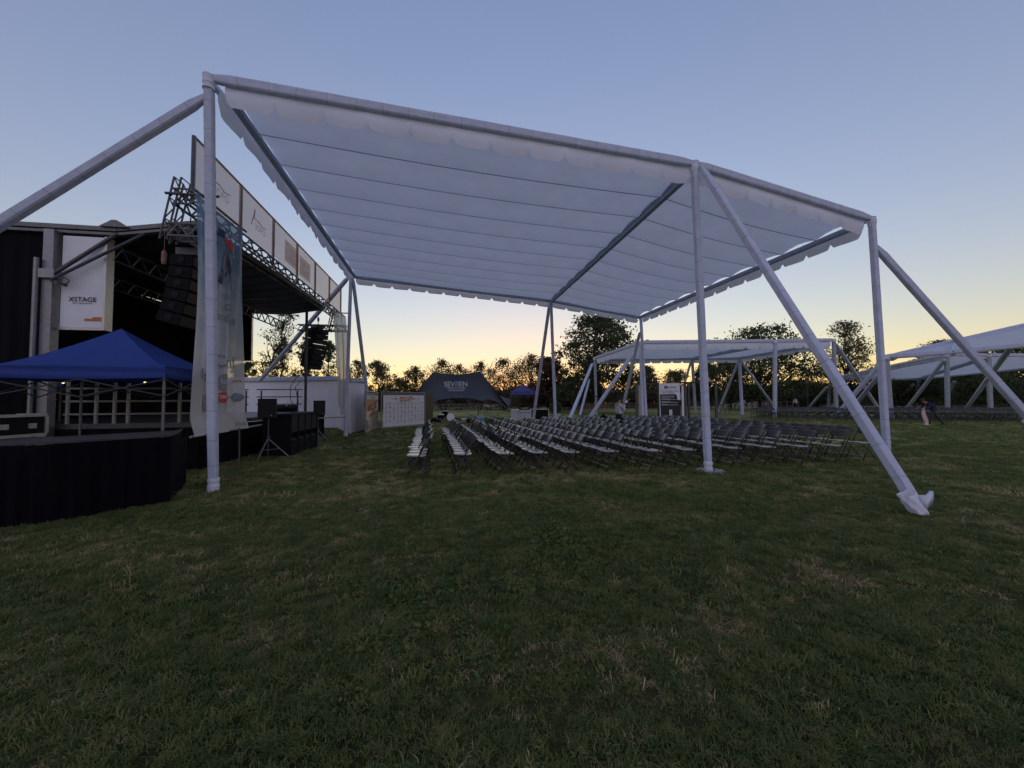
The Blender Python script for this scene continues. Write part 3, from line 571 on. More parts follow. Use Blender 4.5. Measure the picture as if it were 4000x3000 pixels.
b = MB(); b.box(S(10.0, -3.75, 4.8), (1.1, 0.08, 2.5), E2, E1); fw = b.build('wing_panel', M['black_cloth'], stage, label='dark far wing panel with pale edge')
b = MB(); b.box(S(9.98, -3.18, 4.8), (0.05, 0.14, 2.52), E2, E1); b.build('panel_edge', M['alu'], fw)
b = MB(); drape(b, lambda u: S(0.55, -3.1-3.2*u, 0), 60, 0.0, 5.6, 0.03, 60, -E1); b.build('side_curtain', M['black_cloth'], stage, True)
b = MB(); drape(b, lambda u: S(10.0, -4.5-1.4*u, 0), 30, 0.0, 6.0, 0.03, 40, E1); b.build('side_curtain', M['black_cloth'], stage, True)
b = MB(); drape(b, lambda u: S(0.55+9.5*u, -5.62, 0), 140, 0.0, 5.75, 0.04, 150, E2); b.build('back_curtain', M['black_cloth'], stage, True)
b = MB(); b.bar(S(10.05, -0.8, DK), S(10.05, -0.8, 6.1), 0.065, 10); b.build('corner_post', M['dark_steel'], stage)
# header of mesh banners, framed panel by panel
for k in range(6):
    a0, a1 = 2.09*k, 2.09*(k+1)
    b = MB(); b.grid(lambda u, v, a0=a0, a1=a1: S(a0+0.04+(a1-a0-0.08)*u, 0.12+0.03*math.sin(3.14*u)*math.sin(3.14*v), 6.58-0.06*math.sin(3.14*u)*(1-v)+1.27*v), 8, 6); pn = b.build('header_banner', M['mesh_banner'], stage, True)
    b = MB(); b.bar(S(a0, 0.1, 6.25), S(a0, 0.1, 7.88), 0.045, 6)
    if k == 5: b.bar(S(a1, 0.1, 6.55), S(a1, 0.1, 7.88), 0.045, 6)
    b.bar(S(a0, 0.1, 7.87), S(a1, 0.1, 7.87), 0.03, 6); b.build('header_frame', M['dark_steel'], stage)
    def hp(mb, x0, x1, z0, z1, a0=a0, mi=0): mb.add([S(a0+x0, 0.175, z0), S(a0+x1, 0.175, z0), S(a0+x1, 0.175, z1), S(a0+x0, 0.175, z1)], [(0, 1, 2, 3)], mi)
    b = MB()
    if k in (0, 1):
        b.path([S(a0+0.45, 0.17, 6.95), S(a0+0.6, 0.17, 7.3), S(a0+0.66, 0.17, 7.5), S(a0+0.62, 0.17, 7.2), S(a0+0.9, 0.17, 7.22), S(a0+1.15, 0.17, 7.15), S(a0+1.4, 0.17, 7.2)], 0.012, 4)
        b.tb('SOFO', S(a0+1.0, 0.175, 6.92), E1, UZ, 0.26, 0, 0.0)
        b.build('printed_mark', M['mesh_ink'], pn)
    if k in (2, 3):
        hp(b, *((0.75, 2.03, 6.72, 7.5) if k == 2 else (0.05, 1.25, 6.66, 7.44)), mi=0)
        if k == 2: b.tb('15a', S(a0+1.45, 0.185, 7.12), E1, UZ, 0.28, 1); b.tb('FERIA', S(a0+1.4, 0.185, 6.84), E1, UZ, 0.28, 1)
        else: b.tb('del', S(a0+0.5, 0.185, 7.1), E1, UZ, 0.26, 1); b.tb('TE 2023', S(a0+0.62, 0.185, 6.8), E1, UZ, 0.26, 1)
        b.build('printed_mark', [M['mesh_orange'], M['mesh_white']], pn)
# light soffit batten glints
b = MB(); b.bar(S(6.2, -1.0, 5.62), S(6.2, -2.6, 5.45), 0.03, 6); b.bar(S(3.0, -1.2, 5.6), S(3.0, -2.4, 5.45), 0.03, 6); b.build('lighting_bar', M['alu'], stage)

# railings on the deck
def railing(pts, posts, label, m_, rails):
    r = thing('stage_railing', pts[0], label, 'railing', 'stage railings')
    for p in posts:
        b = MB(); b.box(p+UZ*0.5, (0.05, 0.05, 1.0), E2, E1); b.build('railing_post', m_, r)
    for h in rails:
        b = MB(); b.path([Vector(q)+UZ*h for q in pts], 0.024, 6); b.build('rail', m_, r)
railing([S(0.62, -2.8, DK), S(0.62, -0.2, DK)], [S(0.62, x, DK) for x in (-2.72, -2.15, -1.78, -1.5, -0.42)], 'pale metal guard rail on the near end of the stage', M['pipe'], (0.22, 0.52, 0.82))
railing([S(10.05, -2.95, DK), S(10.05, -0.95, DK)], [S(10.05, x, DK) for x in (-2.75, -1.15)], 'dark metal guard rail on the far end of the stage before the white wall', M['dark_steel'], (0.35, 0.7, 1.05))
railing([S(10.05, -4.4, DK), S(10.05, -3.3, DK)], [S(10.05, -3.4, DK)], 'dark guard rail behind the blue banner at the far stage end', M['dark_steel'], (0.35, 0.7, 1.05))

for k, (bb, ww_) in enumerate(((-1.75, 0.5), (-1.25, 0.42))):
    o = S(9.7, bb, DK); r = thing('monitor_wedge', o, ['left of the two black floor monitors at the far stage rail', 'right of the two black floor monitors at the far stage rail'][k], 'floor monitor', 'stage floor monitors')
    b = MB(); b.prism([o-E2*ww_/2, o-E2*ww_/2-E1*0.35, o-E2*ww_/2-E1*0.30+UZ*0.14, o-E2*ww_/2-E1*0.04+UZ*0.30], E2*ww_); b.build('cabinet', M['blackbox'], r)
    b = MB(); b.prism([o-E2*ww_*0.45-E1*0.298+UZ*0.15, o-E2*ww_*0.45-E1*0.05+UZ*0.305, o-E2*ww_*0.45-E1*0.06+UZ*0.32, o-E2*ww_*0.45-E1*0.308+UZ*0.165], E2*ww_*0.9); b.build('grille', M['grille'], r)
# line arrays
def line_array(top, n, bw, bd, bh, tilt0, dt, label, yaw):
    fx = (E2*math.cos(yaw) - E1*math.sin(yaw)).normalized(); sx = UZ.cross(fx)
    r = thing('line_array', top, label, 'speakers', 'hanging line array speakers')
    b = MB(); b.box(Vector(top)+UZ*0.12, (bd*0.9, bw*0.55, 0.16), fx, sx); b.bar(Vector(top)+UZ*0.2, Vector(top)+UZ*0.65, 0.02, 6); b.lathe(Vector(top)+UZ*0.4, [(0.05, 0), (0.06, 0.1), (0.05, 0.2)], 8); b.build('rigging_frame', M['dark_steel'], r)
    p = Vector(top); ang = tilt0
    for i in range(n):
        dn = -UZ*math.cos(ang) - fx*math.sin(ang); f_ = fx*math.cos(ang) - UZ*math.sin(ang); c = p + dn*(bh/2+0.012)
        b = MB(); h0 = bh/2; h1 = bh/2*0.93
        poly = [c+f_*bd/2-dn*h0, c+f_*bd/2+dn*h0, c-f_*bd/2+dn*h1, c-f_*bd/2-dn*h1]
        b.prism([q-sx*bw/2 for q in poly], sx*bw); bx = b.build('speaker_cabinet', M['blackbox'], r)
        b = MB(); b.box(c+f_*(bd/2+0.012), (bw*0.94, bh*0.86, 0.02), sx, dn); b.build('grille', M['grille'], bx)
        b = MB(); b.lathe(c-sx*(bw/2-0.004), [(bh*0.30, 0.0), (bh*0.30, 0.016), (bh*0.22, 0.02), (bh*0.2, 0.01)], 12, -sx); b.box(c-sx*(bw/2+0.012), (bh*0.5, 0.05, 0.02), f_, sx.cross(f_)); b.build('rigging_plate', M['grille'], bx)
        p = p + dn*(bh+0.018) - f_*0.0; ang += dt
    return r
line_array(P(742, 1010, 8.9), 6, 0.58, 0.46, 0.25, rad(3), rad(2.6), 'black curved line array hanging above the near side of the stage', rad(0))
line_array(P(1243, 1285, 20.0), 8, 0.9, 0.55, 0.245, rad(4), rad(2.5), 'black line array hanging against the sunset at the far stage end', rad(25))
b = MB(); hb = P(742, 948, 8.9)
b.box(hb, (0.22, 0.5, 0.2), E2, E1); b.lathe(hb+UZ*0.2, [(0.05, 0), (0.07, 0.1), (0.05, 0.2)], 8); b.bar(hb, hb+UZ*0.6, 0.015, 5)
tag(b.build('chain_hoist', M['dark_steel']), 'black chain hoist and controller above the near line array', 'hoist')
b = MB(); hb = P(641, 1005, 8.6); b.lathe(hb, [(0.035, -0.16), (0.05, -0.1), (0.05, 0.1), (0.03, 0.15)], 10); b.bar(hb, hb+UZ*1.1, 0.006, 4)
tag(b.build('hoist_weight', [mat('faded_red_plastic', (0.25, 0.12, 0.11), 0.5)]), 'small faded red hoist block hanging left of the near line array', 'hoist')

# subwoofers in front of the stage
subs = []
for k in range(4):
    o = S0*0 + Vector((-6.62, 11.55, 0)) + E1*(0.585*k)
    r = thing('subwoofer', o, ['nearest black bass cabinet in the row before the stage', 'second black bass cabinet from the near end before the stage', 'third black bass cabinet from the near end before the stage', 'farthest black bass cabinet in the row before the stage'][k], 'subwoofer', 'bass cabinets before the stage')
    W, D, H = 0.575, 0.80, 1.25; t = 0.03
    def q(a, c, z, o=o): return o + E1*a + E2*c + UZ*z
    b = MB()
    for a in (t/2, W-t/2): b.box(q(a, -D/2, H/2), (t, D, H), E1, E2)
    b.box(q(W/2, -D/2, H-t/2), (W-2*t, D, t), E1, E2); b.box(q(W/2, -D/2, t/2), (W-2*t, D, t), E1, E2); b.box(q(W/2, -D+t/2, H/2), (W-2*t, t, H-2*t), E1, E2)
    b.build('cabinet', M['blackbox'], r)
    b = MB(); b.box(q(W/2, -0.03, 0.955), (W-2*t, 0.03, 0.52), E1, E2); b.build('upper_grille', M['grille'], r)
    b = MB(); b.box(q(W/2, -0.03, 0.25), (W-2*t, 0.03, 0.40), E1, E2); b.build('lower_panel', M['blackbox'], r)
    b = MB(); b.prism([q(t, -0.03, 0.46), q(W-t, -0.03, 0.46), q(W-t, -0.55, 0.62), q(t, -0.55, 0.62)], UZ*0.02); b.build('horn_floor', [mat('worn_black_board', (0.05, 0.047, 0.045), 0.7)], r)

def tripod_speaker(base, yaw, zb, zt, wd, dp, lab1, lab2):
    base = Vector(base); X = Vector((math.cos(yaw), math.sin(yaw), 0)); Y = UZ.cross(X)
    r = thing('speaker_stand', base, lab1, 'speaker stand', 'tripod speaker stands')
    b = MB(); b.bar(base+UZ*0.1, base+UZ*(zb), 0.02, 8); b.build('pole', M['dark_steel'], r)
    b = MB(); b.lathe(base+UZ*0.58, [(0.035, 0), (0.04, 0.03), (0.035, 0.08)], 10); b.bar(base+UZ*0.62, base+UZ*0.62+X*0.08, 0.012, 6); b.build('collar', M['dark_steel'], r)
    for k in range(3):
        a = yaw+0.35+k*2.094; f_ = base+Vector((math.cos(a), math.sin(a), 0))*0.52
        b = MB(); b.bar(base+UZ*0.58, f_+UZ*0.02, 0.014, 6); b.bar(base+UZ*0.25, base.lerp(f_, 0.55)+UZ*0.27, 0.008, 5); b.bar(f_, f_+UZ*0.03, 0.022, 6); b.build('leg', M['steel'], r)
    s = thing('speaker', base+UZ*zb, lab2, 'speaker', 'speakers on tripods')
    h = zt-zb; b = MB(); c = base+UZ*((zb+zt)/2)
    b.prism([base+UZ*zb+X*x+Y*y for x, y in ((-wd/2, -dp/2), (wd/2, -dp/2), (wd/2*0.7, dp/2), (-wd/2*0.7, dp/2))], UZ*h); b.build('cabinet', M['blackbox'], s)
    b = MB(); b.box(c-Y*(dp/2+0.008), (wd*0.94, 0.016, h*0.94), X, Y); b.build('grille', M['grille'], s)
    b = MB(); b.tb('A', c-Y*(dp/2+0.018)+X*wd*0.3-UZ*h*0.4, X, UZ, 0.05); b.build('badge', M['silver_print'], s)
tripod_speaker(G(1046, 1792), rad(14), 1.17, 1.72, 0.44, 0.36, 'tripod stand under the nearer black speaker before the bass cabinets', 'nearer boxy black speaker on a tripod before the bass cabinets')
tripod_speaker(G(1242, 1742), rad(40), 1.12, 1.66, 0.38, 0.34, 'tripod stand under the farther black speaker before the white wall', 'farther boxy black speaker on a tripod before the white wall')

# hanging banners
def bannermat():
    Mb = bpy.data.materials.new('blue_to_white_banner'); Mb.use_nodes = True; n = Mb.node_tree; n.nodes.clear(); N = n.nodes.new; L = n.links.new
    uv = N('ShaderNodeUVMap'); sx = N('ShaderNodeSeparateXYZ'); L(uv.outputs[0], sx.inputs[0])
    tc = N('ShaderNodeTexCoord'); nz = N('ShaderNodeTexNoise'); nz.inputs['Scale'].default_value = 2.2; nz.inputs['Detail'].default_value = 7; L(tc.outputs['Object'], nz.inputs['Vector'])
    md_ = N('ShaderNodeMath'); md_.operation = 'MULTIPLY_ADD'; md_.inputs[1].default_value = 0.5; L(nz.outputs['Fac'], md_.inputs[0]); L(sx.outputs[1], md_.inputs[2])
    rp = N('ShaderNodeValToRGB'); e = rp.color_ramp.elements; e[0].position = 0.40; e[0].color = (0.17, 0.30, 0.44, 1); e[1].position = 0.92; e[1].color = (0.70, 0.70, 0.68, 1); k = e.new(0.66); k.color = (0.44, 0.56, 0.63, 1)
    L(md_.outputs[0], rp.inputs[0])
    b_ = N('ShaderNodeBsdfPrincipled'); b_.inputs['Roughness'].default_value = 0.6; L(rp.outputs[0], b_.inputs['Base Color'])
    n2 = N('ShaderNodeTexNoise'); n2.inputs['Scale'].default_value = 9; n2.inputs['Detail'].default_value = 4; L(tc.outputs['Object'], n2.inputs['Vector'])
    bp = N('ShaderNodeBump'); bp.inputs['Strength'].default_value = 0.5; bp.inputs['Distance'].default_value = 0.03; L(n2.outputs['Fac'], bp.inputs['Height']); L(bp.outputs[0], b_.inputs['Normal'])
    t = N('ShaderNodeBsdfTranslucent'); L(rp.outputs[0], t.inputs[0]); m1 = N('ShaderNodeMixShader'); m1.inputs[0].default_value = 0.45; L(b_.outputs[0], m1.inputs[1]); L(t.outputs[0], m1.inputs[2])
    tr = N('ShaderNodeBsdfTransparent'); m2 = N('ShaderNodeMixShader'); m2.inputs[0].default_value = 0.84; L(tr.outputs[0], m2.inputs[1]); L(m1.outputs[0], m2.inputs[2])
    o = N('ShaderNodeOutputMaterial'); L(m2.outputs[0], o.inputs[0]); return Mb
M['banner'] = bannermat()
M['banner_white'] = mat('translucent_white_banner', (0.58, 0.58, 0.56), 0.6, 0.1, 2, 0.4, 6, 0.2, transl=0.5, alpha=0.85)
bt0 = P(760, 740, 7.95); bt1 = P(961, 905, 9.95); bb0 = P(750, 1706, 7.9); bb1 = P(952, 1668, 10.3)
def bpt(u, v, off=0.0):        # v 0 top .. 1 bottom
    top = bt0.lerp(bt1, 0.01+0.93*u); bot = bb0.lerp(bb1, -0.02+0.97*u)
    p = top.lerp(bot, v); nrm = E2
    fold = 0.045*math.sin(u*13+0.6)*math.sin(min(1, v*1.6)*1.57) + 0.03*math.sin(u*29+v*5) + 0.03*math.sin(v*4+u*3)
    hem = 0.10*max(0, (v-0.93)/0.07)
    return p + nrm*(fold+off+hem) + UZ*(-0.12*math.sin(u*3.14)*(1-v) + 0.05*math.sin(u*11)*max(0, v-0.9)*4)
bn = thing('hanging_banner', bb0, 'tall blue and white translucent banner with big letter A beside the near post', 'banner', 'hanging stage banners')
b = MB(); nu, nv = 40, 60
vs = [bpt(i/nu, j/nv) for j in range(nv+1) for i in range(nu+1)]; fs = []; uvs = []
for j in range(nv):
    for i in range(nu):
        fs.append((j*(nu+1)+i, j*(nu+1)+i+1, (j+1)*(nu+1)+i+1, (j+1)*(nu+1)+i)); uvs.append([(i/nu, j/nv), ((i+1)/nu, j/nv), ((i+1)/nu, (j+1)/nv), (i/nu, (j+1)/nv)])
b.add(vs, fs, 0, uvs); cl = b.build('cloth', M['banner'], bn, True)
bw_, bh_ = 2.07, 5.1
def bt(u, v): return lambda x, y: bpt(u + x/bw_, v - y/bh_, 0.03)
b = MB()
b.tb('Muni', bb0, E1, UZ, 0.24, 0, fn=bt(0.58, 0.375)); b.tb('Los', bb0, E1, UZ, 0.34, 0, fn=bt(0.58, 0.43)); b.tb('Jardines', bb0, E1, UZ, 0.3, 0, fn=bt(0.60, 0.485)); b.tb('Conf', bb0, E1, UZ, 0.42, 0, fn=bt(0.63, 0.70)); b.tb('No', bb0, E1, UZ, 0.34, 0, fn=bt(0.2, 0.77)); b.tb('ACTIVE', bb0, E1, UZ, 0.12, 0, fn=bt(0.85, 0.985))
b.build('lettering', M['dull_print'], cl)
def strokes(mb, pts, wv, mi=0, nseg=6):
    for (u0, v0), (u1, v1) in zip(pts[:-1], pts[1:]):
        dx, dy = (u1-u0)*bw_, (v1-v0)*bh_; L_ = math.hypot(dx, dy); nx_, ny_ = -dy/L_*wv/2, dx/L_*wv/2
        for s in range(nseg):
            t0, t1 = s/nseg, (s+1)/nseg; q = []
            for t, sg in ((t0, -1), (t1, -1), (t1, 1), (t0, 1)): q.append(bpt(u0+(u1-u0)*t + sg*nx_/bw_, v0+(v1-v0)*t + sg*ny_/bh_, 0.03))
            mb.add(q, [(0, 1, 2, 3)], mi)
b = MB(); strokes(b, [(0.42, 0.32), (0.555, 0.15)], 0.13); strokes(b, [(0.56, 0.15), (0.70, 0.32)], 0.13); strokes(b, [(0.46, 0.255), (0.58, 0.262)], 0.1); b.build('letter_mark', M['navy_print'], cl)
b = MB(); strokes(b, [(0.40, 0.085), (0.50, 0.088), (0.55, 0.095)], 0.16, 0); strokes(b, [(0.55, 0.095), (0.64, 0.115), (0.70, 0.135)], 0.16, 1); strokes(b, [(0.70, 0.135), (0.77, 0.165)], 0.15, 2); b.build('swoosh_mark', [M['navy_print'], M['red_print'], M['yellow_print']], cl)
def disc(mb, u, v, ru, rv, mi=0):
    vs = [bpt(u, v, 0.03)] + [bpt(u+ru/bw_*math.cos(t), v+rv/bh_*math.sin(t), 0.03) for t in np.linspace(0, 6.283, 17)[:-1]]
    mb.add(vs, [(0, 1+i, 1+(i+1) % 16) for i in range(16)], mi)
for _a in ((0.28, 0.865, 0.2, 0.19, 'dull_print'), (0.56, 0.77, 0.2, 0.2, 'dull_print'), (0.56, 0.842, 0.28, 0.13, 'red_print'), (0.86, 0.845, 0.24, 0.12, 'grey_print')):
    b = MB(); disc(b, *_a[:4]); b.build('sponsor_disc', M[_a[4]], cl)
b = MB()
for t, u, v, sz in (('Osorno', 0.28, 0.872, 0.08), ('lota', 0.56, 0.778, 0.17), ('TEMUCO', 0.56, 0.847, 0.11), ('Cotton', 0.86, 0.851, 0.1)):
    tv, tf = TEXT(t); cx = (min(p[0] for p in tv)+max(p[0] for p in tv))/2; b.add([bpt(u+(x-cx)*sz/bw_, v-y*sz/bh_, 0.037) for x, y in tv], tf)
b.build('sponsor_lettering', M['silver_print'], cl)
b = MB(); b.tb('sonora', bb0, E1, UZ, 0.14, 0, fn=bt(0.86, 0.77)); b.build('orange_lettering', M['orange_print'], cl)
b = MB(); b.bar(bt0, bt1, 0.03, 8); b.build('top_bar', M['dark_steel'], bn)
b = MB(); b.bar(P(744, 1707, 7.85), P(1092, 1648, 13.2), 0.026, 8); b.build('bottom_bar', M['pipe'], bn)
b = MB(); b.bar(G(935, 1845), P(935, 1672, G(935, 1845).y), 0.018, 6); b.build('prop_pole', M['dark_steel'], bn)
# far banner, twisted
cen = [(1301, 1346, 1203, 1236, 18.3, 19.9), (1304, 1350, 1260, 1275, 18.3, 19.6), (1309, 1354, 1330, 1335, 18.3, 19.2), (1314, 1356, 1420, 1422, 18.2, 18.9), (1320, 1352, 1490, 1490, 18.0, 18.5), (1318, 1352, 1540, 1545, 17.8, 18.3), (1322, 1346, 1588, 1590, 17.6, 18.0), (1334, 1342, 1616, 1618, 17.4, 17.6)]
fbn = thing('hanging_banner', P(1337, 1630, 17.4), 'narrow twisted white banner hanging at the far stage corner by the tent post', 'banner', 'hanging stage banners')
b = MB(); rows = []
for (x0, x1, y0, y1, d0, d1) in cen: rows.append([P(x0+(x1-x0)*k/8, y0+(y1-y0)*k/8, d0+(d1-d0)*k/8) + E2*(0.07*math.sin(k*1.7)) for k in range(9)])
vs = [q for r_ in rows for q in r_]; b.add(vs, [(j*9+i, j*9+i+1, (j+1)*9+i+1, (j+1)*9+i) for j in range(len(rows)-1) for i in range(8)])
b.build('cloth', M['banner_white'], fbn, True)
b = MB(); b.bar(P(1300, 1199, 18.2), P(1347, 1237, 20.0), 0.03, 8); b.build('top_bar', M['dark_steel'], fbn)
b = MB(); b.bar(P(1233, 1634, 16.2), P(1350, 1629, 16.9), 0.028, 8); b.build('bottom_bar', M['pipe'], fbn)

# white tarpaulin wall behind the stage
ww = thing('tarpaulin_wall', G(1130, 1675), 'long white tarpaulin wall with wrapped top rail behind the stage', 'wall')
wl = [P(880, 1484, 23.2), P(1322, 1478, 22.8)]
b = MB(); drape(b, lambda u: Vector((wl[0].x+(wl[1].x-wl[0].x)*u, wl[0].y+(wl[1].y-wl[0].y)*u, 0)), 80, 0.06, 2.95, 0.02, 50, (0, -1, 0), 8); b.build('wall_cloth', M['white_wall'], ww, True)
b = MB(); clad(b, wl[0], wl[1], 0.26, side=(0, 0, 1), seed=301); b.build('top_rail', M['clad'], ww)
sw0, sw1 = P(1364, 1488, 18.7), P(1424, 1490, 21.4)
b = MB(); drape(b, lambda u: Vector((sw0.x+(sw1.x-sw0.x)*u, sw0.y+(sw1.y-sw0.y)*u, 0)), 30, 0.03, 2.6, 0.03, 22, (1, 0, 0), 6); b.build('wall_cloth', M['white_wall'], ww, True)
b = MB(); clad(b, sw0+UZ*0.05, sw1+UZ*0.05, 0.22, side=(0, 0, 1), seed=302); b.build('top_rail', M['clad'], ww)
bw2 = [P(1322, 1478, 22.8), P(1366, 1486, 18.9)]
b = MB(); drape(b, lambda u: Vector((bw2[0].x+(bw2[1].x-bw2[0].x)*u, bw2[0].y+(bw2[1].y-bw2[0].y)*u, 0)), 20, 0.03, 2.8, 0.02, 22, (1, 0, 0), 6); b.build('wall_cloth', M['white_wall'], ww, True)
b = MB(); b.path([P(1160, 1470, 22), P(1135, 1510, 22), P(1134, 1560, 21.5), P(1165, 1612, 20)], 0.02, 5); b.path([P(1175, 1488, 22), P(1153, 1512, 22), P(1165, 1570, 21.5), P(1163, 1612, 20)], 0.02, 5)
tag(b.build('power_cable', M['dark_steel']), 'two black cables drooping in front of the white wall', 'cable')

# ------------------------------------------------------------------ pop-up tents
def popup(corner, X, Y, size, ze, zv, zp, m_, name, label, group, legs=True, lo=0.0, valmat=None):
    X = Vector(X); Y = Vector(Y); c = Vector(corner); c.z = 0; r = thing(name, c+(X+Y)*size/2, label, 'pop-up tent', group)
    cs = [c, c+X*size, c+(X+Y)*size, c+Y*size]; ctr = c+(X+Y)*size/2
    for i in range(4):
        a, d = cs[i], cs[(i+1) % 4]; b = MB()
        def fn(u, v, a=a, d=d):
            p = (a*(1-u)+d*u)*(1-v)+ctr*v; z = ze + (zp-ze)*(v**1.28); return Vector((p.x, p.y, z - 0.03*math.sin(3.14*u)*(1-v)))
        b.grid(fn, 8, 8); b.build('roof_panel', m_, r, True)
        b = MB(); out = (a+d)/2-ctr; out.normalize()
        b.grid(lambda u, v, a=a, d=d, out=out: a*(1-u)+d*u + UZ*(ze-(ze-zv)*v + 0.03*math.sin(3.14*u)*v*-1 + 0.02*math.sin(3.14*u)*0) + out*(0.01+0.012*math.sin(v*9+u*2)), 10, 5); b.build('valance', valmat[i] if valmat else m_, r, True)
        if legs:
            b = MB(); b.bar(cs[i]+(ctr-cs[i]).normalized()*0.04+UZ*lo, cs[i]+(ctr-cs[i]).normalized()*0.04+UZ*(ze-0.03), 0.024, 6); b.build('leg', M['mid_steel'], r)
            b = MB(); ii = 0.05
            for k in range(2):
                q0, q1 = a.lerp(d, k*0.5), a.lerp(d, k*0.5+0.5); b.bar(q0+UZ*(zv-0.03), q1+UZ*(zv-0.36), 0.014, 5); b.bar(q0+UZ*(zv-0.36), q1+UZ*(zv-0.03), 0.014, 5)
            b.build('scissor_truss', M['dark_steel'], r)
    return r
pc = Vector((-6.76, 7.48, 0))
popup(pc, -E2, E1*0.64, 2.9, 2.34, 2.12, 3.22, M['blue_tent'], 'popup_tent', 'royal blue pop-up tent in front of the near stage end', 'pop-up tents')
popup(Vector((-11.6, 7.6, 0)), -E2, E1, 2.72, 2.25, 2.06, 3.0, M['blue_tent'], 'popup_tent', 'second blue pop-up tent just peeking in at the left edge', 'pop-up tents')
b = MB(); lp = P(246, 1498, 7.4); b.lathe(lp, [(0.01, 0), (0.02, 0.006), (0.02, 0.016), (0.01, 0.02)], 10); tag(b.build('tent_glint', M['lamp']), 'small bright glint under the left half of the blue tent roof', 'lamp', 'glints under the blue tent')  # glint of light showing through, made as a small glowing disc
b = MB(); lp = P(566, 1495, 8.2); b.lathe(lp, [(0.01, 0), (0.02, 0.006), (0.02, 0.016), (0.01, 0.02)], 10); tag(b.build('tent_glint', M['lamp']), 'small bright glint under the blue tent near its right leg', 'lamp', 'glints under the blue tent')  # second glint, again an added glowing disc and no lamp
vm = [M['violet_tent'], M['violet_tent'], M['violet_tent'], M['white']]
popup(G(1995, 1615), (1, 0, 0), (0, 1, 0), 3.0, 2.62, 2.2, 3.6, M['violet_tent'], 'popup_tent', 'violet pop-up tent with one white valance before the orange sunset', 'pop-up tents', valmat=vm)
popup(G(1412, 1625), (-1, 0, 0), (0, 1, 0), 3.0, 2.4, 2.15, 3.4, M['blue_tent'], 'popup_tent', 'blue tent tip showing behind the orange poster', 'pop-up tents')

# draped counter in front of the blue tent
cp = [G(-420, 2095), G(0, 2062), G(180, 2042), G(340, 2016), G(500, 1986), G(600, 1973), G(662, 1960), G(690, 1928), G(712, 1906), G(726, 1895)]
def poly_at(pts, u):
    seg = [(pts[i+1]-pts[i]).length for i in range(len(pts)-1)]; t = u*sum(seg)
    for i, s in enumerate(seg):
        if t <= s or i == len(seg)-1: return pts[i].lerp(pts[i+1], min(1, t/s))
        t -= s
ct = thing('draped_counter', G(300, 2020), 'black draped counter curving along the left edge below the blue tent', 'counter')
def topz(u): return 1.07 + (0.0 if u < 0.86 else -0.16*math.sin((u-0.86)/0.14*3.14) + 0.05*(u-0.86)/0.14)
b = MB(); drape(b, lambda u: poly_at(cp, u), 200, 0.0, 1.07, 0.018, 150, Vector((0.6, -0.8, 0)), 8, topz); b.build('drape', M['navy_drape'], ct, True)
b = MB(); tp = [poly_at(cp, u)+UZ*1.075 for u in np.linspace(0, 0.83, 14)]; bk = [p+Vector((-0.75, 0.95, 0)) for p in tp]
b.prism(tp+list(reversed(bk)), UZ*0.03); b.build('counter_top', [mat('dark_ply', (0.05, 0.046, 0.042), 0.55, 0.2, 6)], ct)
fc = thing('flight_case', P(85, 1740, 6.05), 'black flight case with metal edges on the draped counter', 'flight case')
fo = P(178, 1722, 6.3); fo.z = 1.115; fx = (P(0, 1752, 5.75)-P(178, 1722, 6.3)); fx.z = 0; fx.normalize(); fy = Vector((fx.y, -fx.x, 0)); fy = fy if fy.y > 0 else -fy
b = MB(); b.box(fo+fx*0.5+fy*0.25+UZ*0.17, (0.96, 0.48, 0.30), fx, fy); b.build('case_body', M['blackbox'], fc)
b = MB()
for z in (0.02, 0.335):
    b.box(fo+fx*0.5+UZ*z, (1.0, 0.035, 0.045), fx, fy); b.box(fo+fy*0.25+UZ*z, (0.035, 0.46, 0.045), fx, fy)
for x in (0.0, 0.72, 1.0): b.box(fo+fx*x+UZ*0.178, (0.045, 0.03, 0.268), fx, fy)
b.build('metal_edging', M['alu'], fc)
for x in (0.18, 0.52):
    b = MB(); b.box(fo+fx*x+UZ*0.17-fy*0.0, (0.10, 0.02, 0.075), fx, fy); b.box(fo+fx*x+UZ*0.185-fy*0.02, (0.075, 0.02, 0.016), fx, fy); b.box(fo+fx*x+UZ*0.135-fy*0.02, (0.075, 0.02, 0.012), fx, fy); b.build('handle', M['alu'], fc)
b = MB(); pb = P(396, 1716, 6.35); b.box(pb, (0.17, 0.12, 0.02), (1, 0.4, 0), (-0.4, 1, 0)); tag(b.build('paper_pad', M['grey_plastic']), 'small pale paper pad lying on the draped counter', 'paper')

# ------------------------------------------------------------------ signs
pg = thing('poster_stand', G(1440, 1692), 'tall orange event poster in a metal frame by the white wall end', 'poster')
p0, p1 = G(1428, 1694), G(1474, 1672); dx = (p1-p0); dx.z = 0; W = dx.length; dx.normalize(); nrm = Vector((dx.y, -dx.x, 0)); HP = 2.02
b = MB(); b.grid(lambda u, v: p0+dx*(W*u)+UZ*(0.08+(HP-0.12)*v)+nrm*0.01*math.sin(9*u+4*v), 6, 10); ps = b.build('poster_sheet', M['tan_print'], pg, True)
def pq(mb, u0, u1, v0, v1, mi, sl=0.0, off=0.03): mb.add([p0+dx*(W*u0)+UZ*(0.08+HP*v0)+nrm*off, p0+dx*(W*u1)+UZ*(0.08+HP*(v0+sl))+nrm*off, p0+dx*(W*u1)+UZ*(0.08+HP*(v1+sl))+nrm*off, p0+dx*(W*u0)+UZ*(0.08+HP*v1)+nrm*off], [(0, 1, 2, 3)], mi)
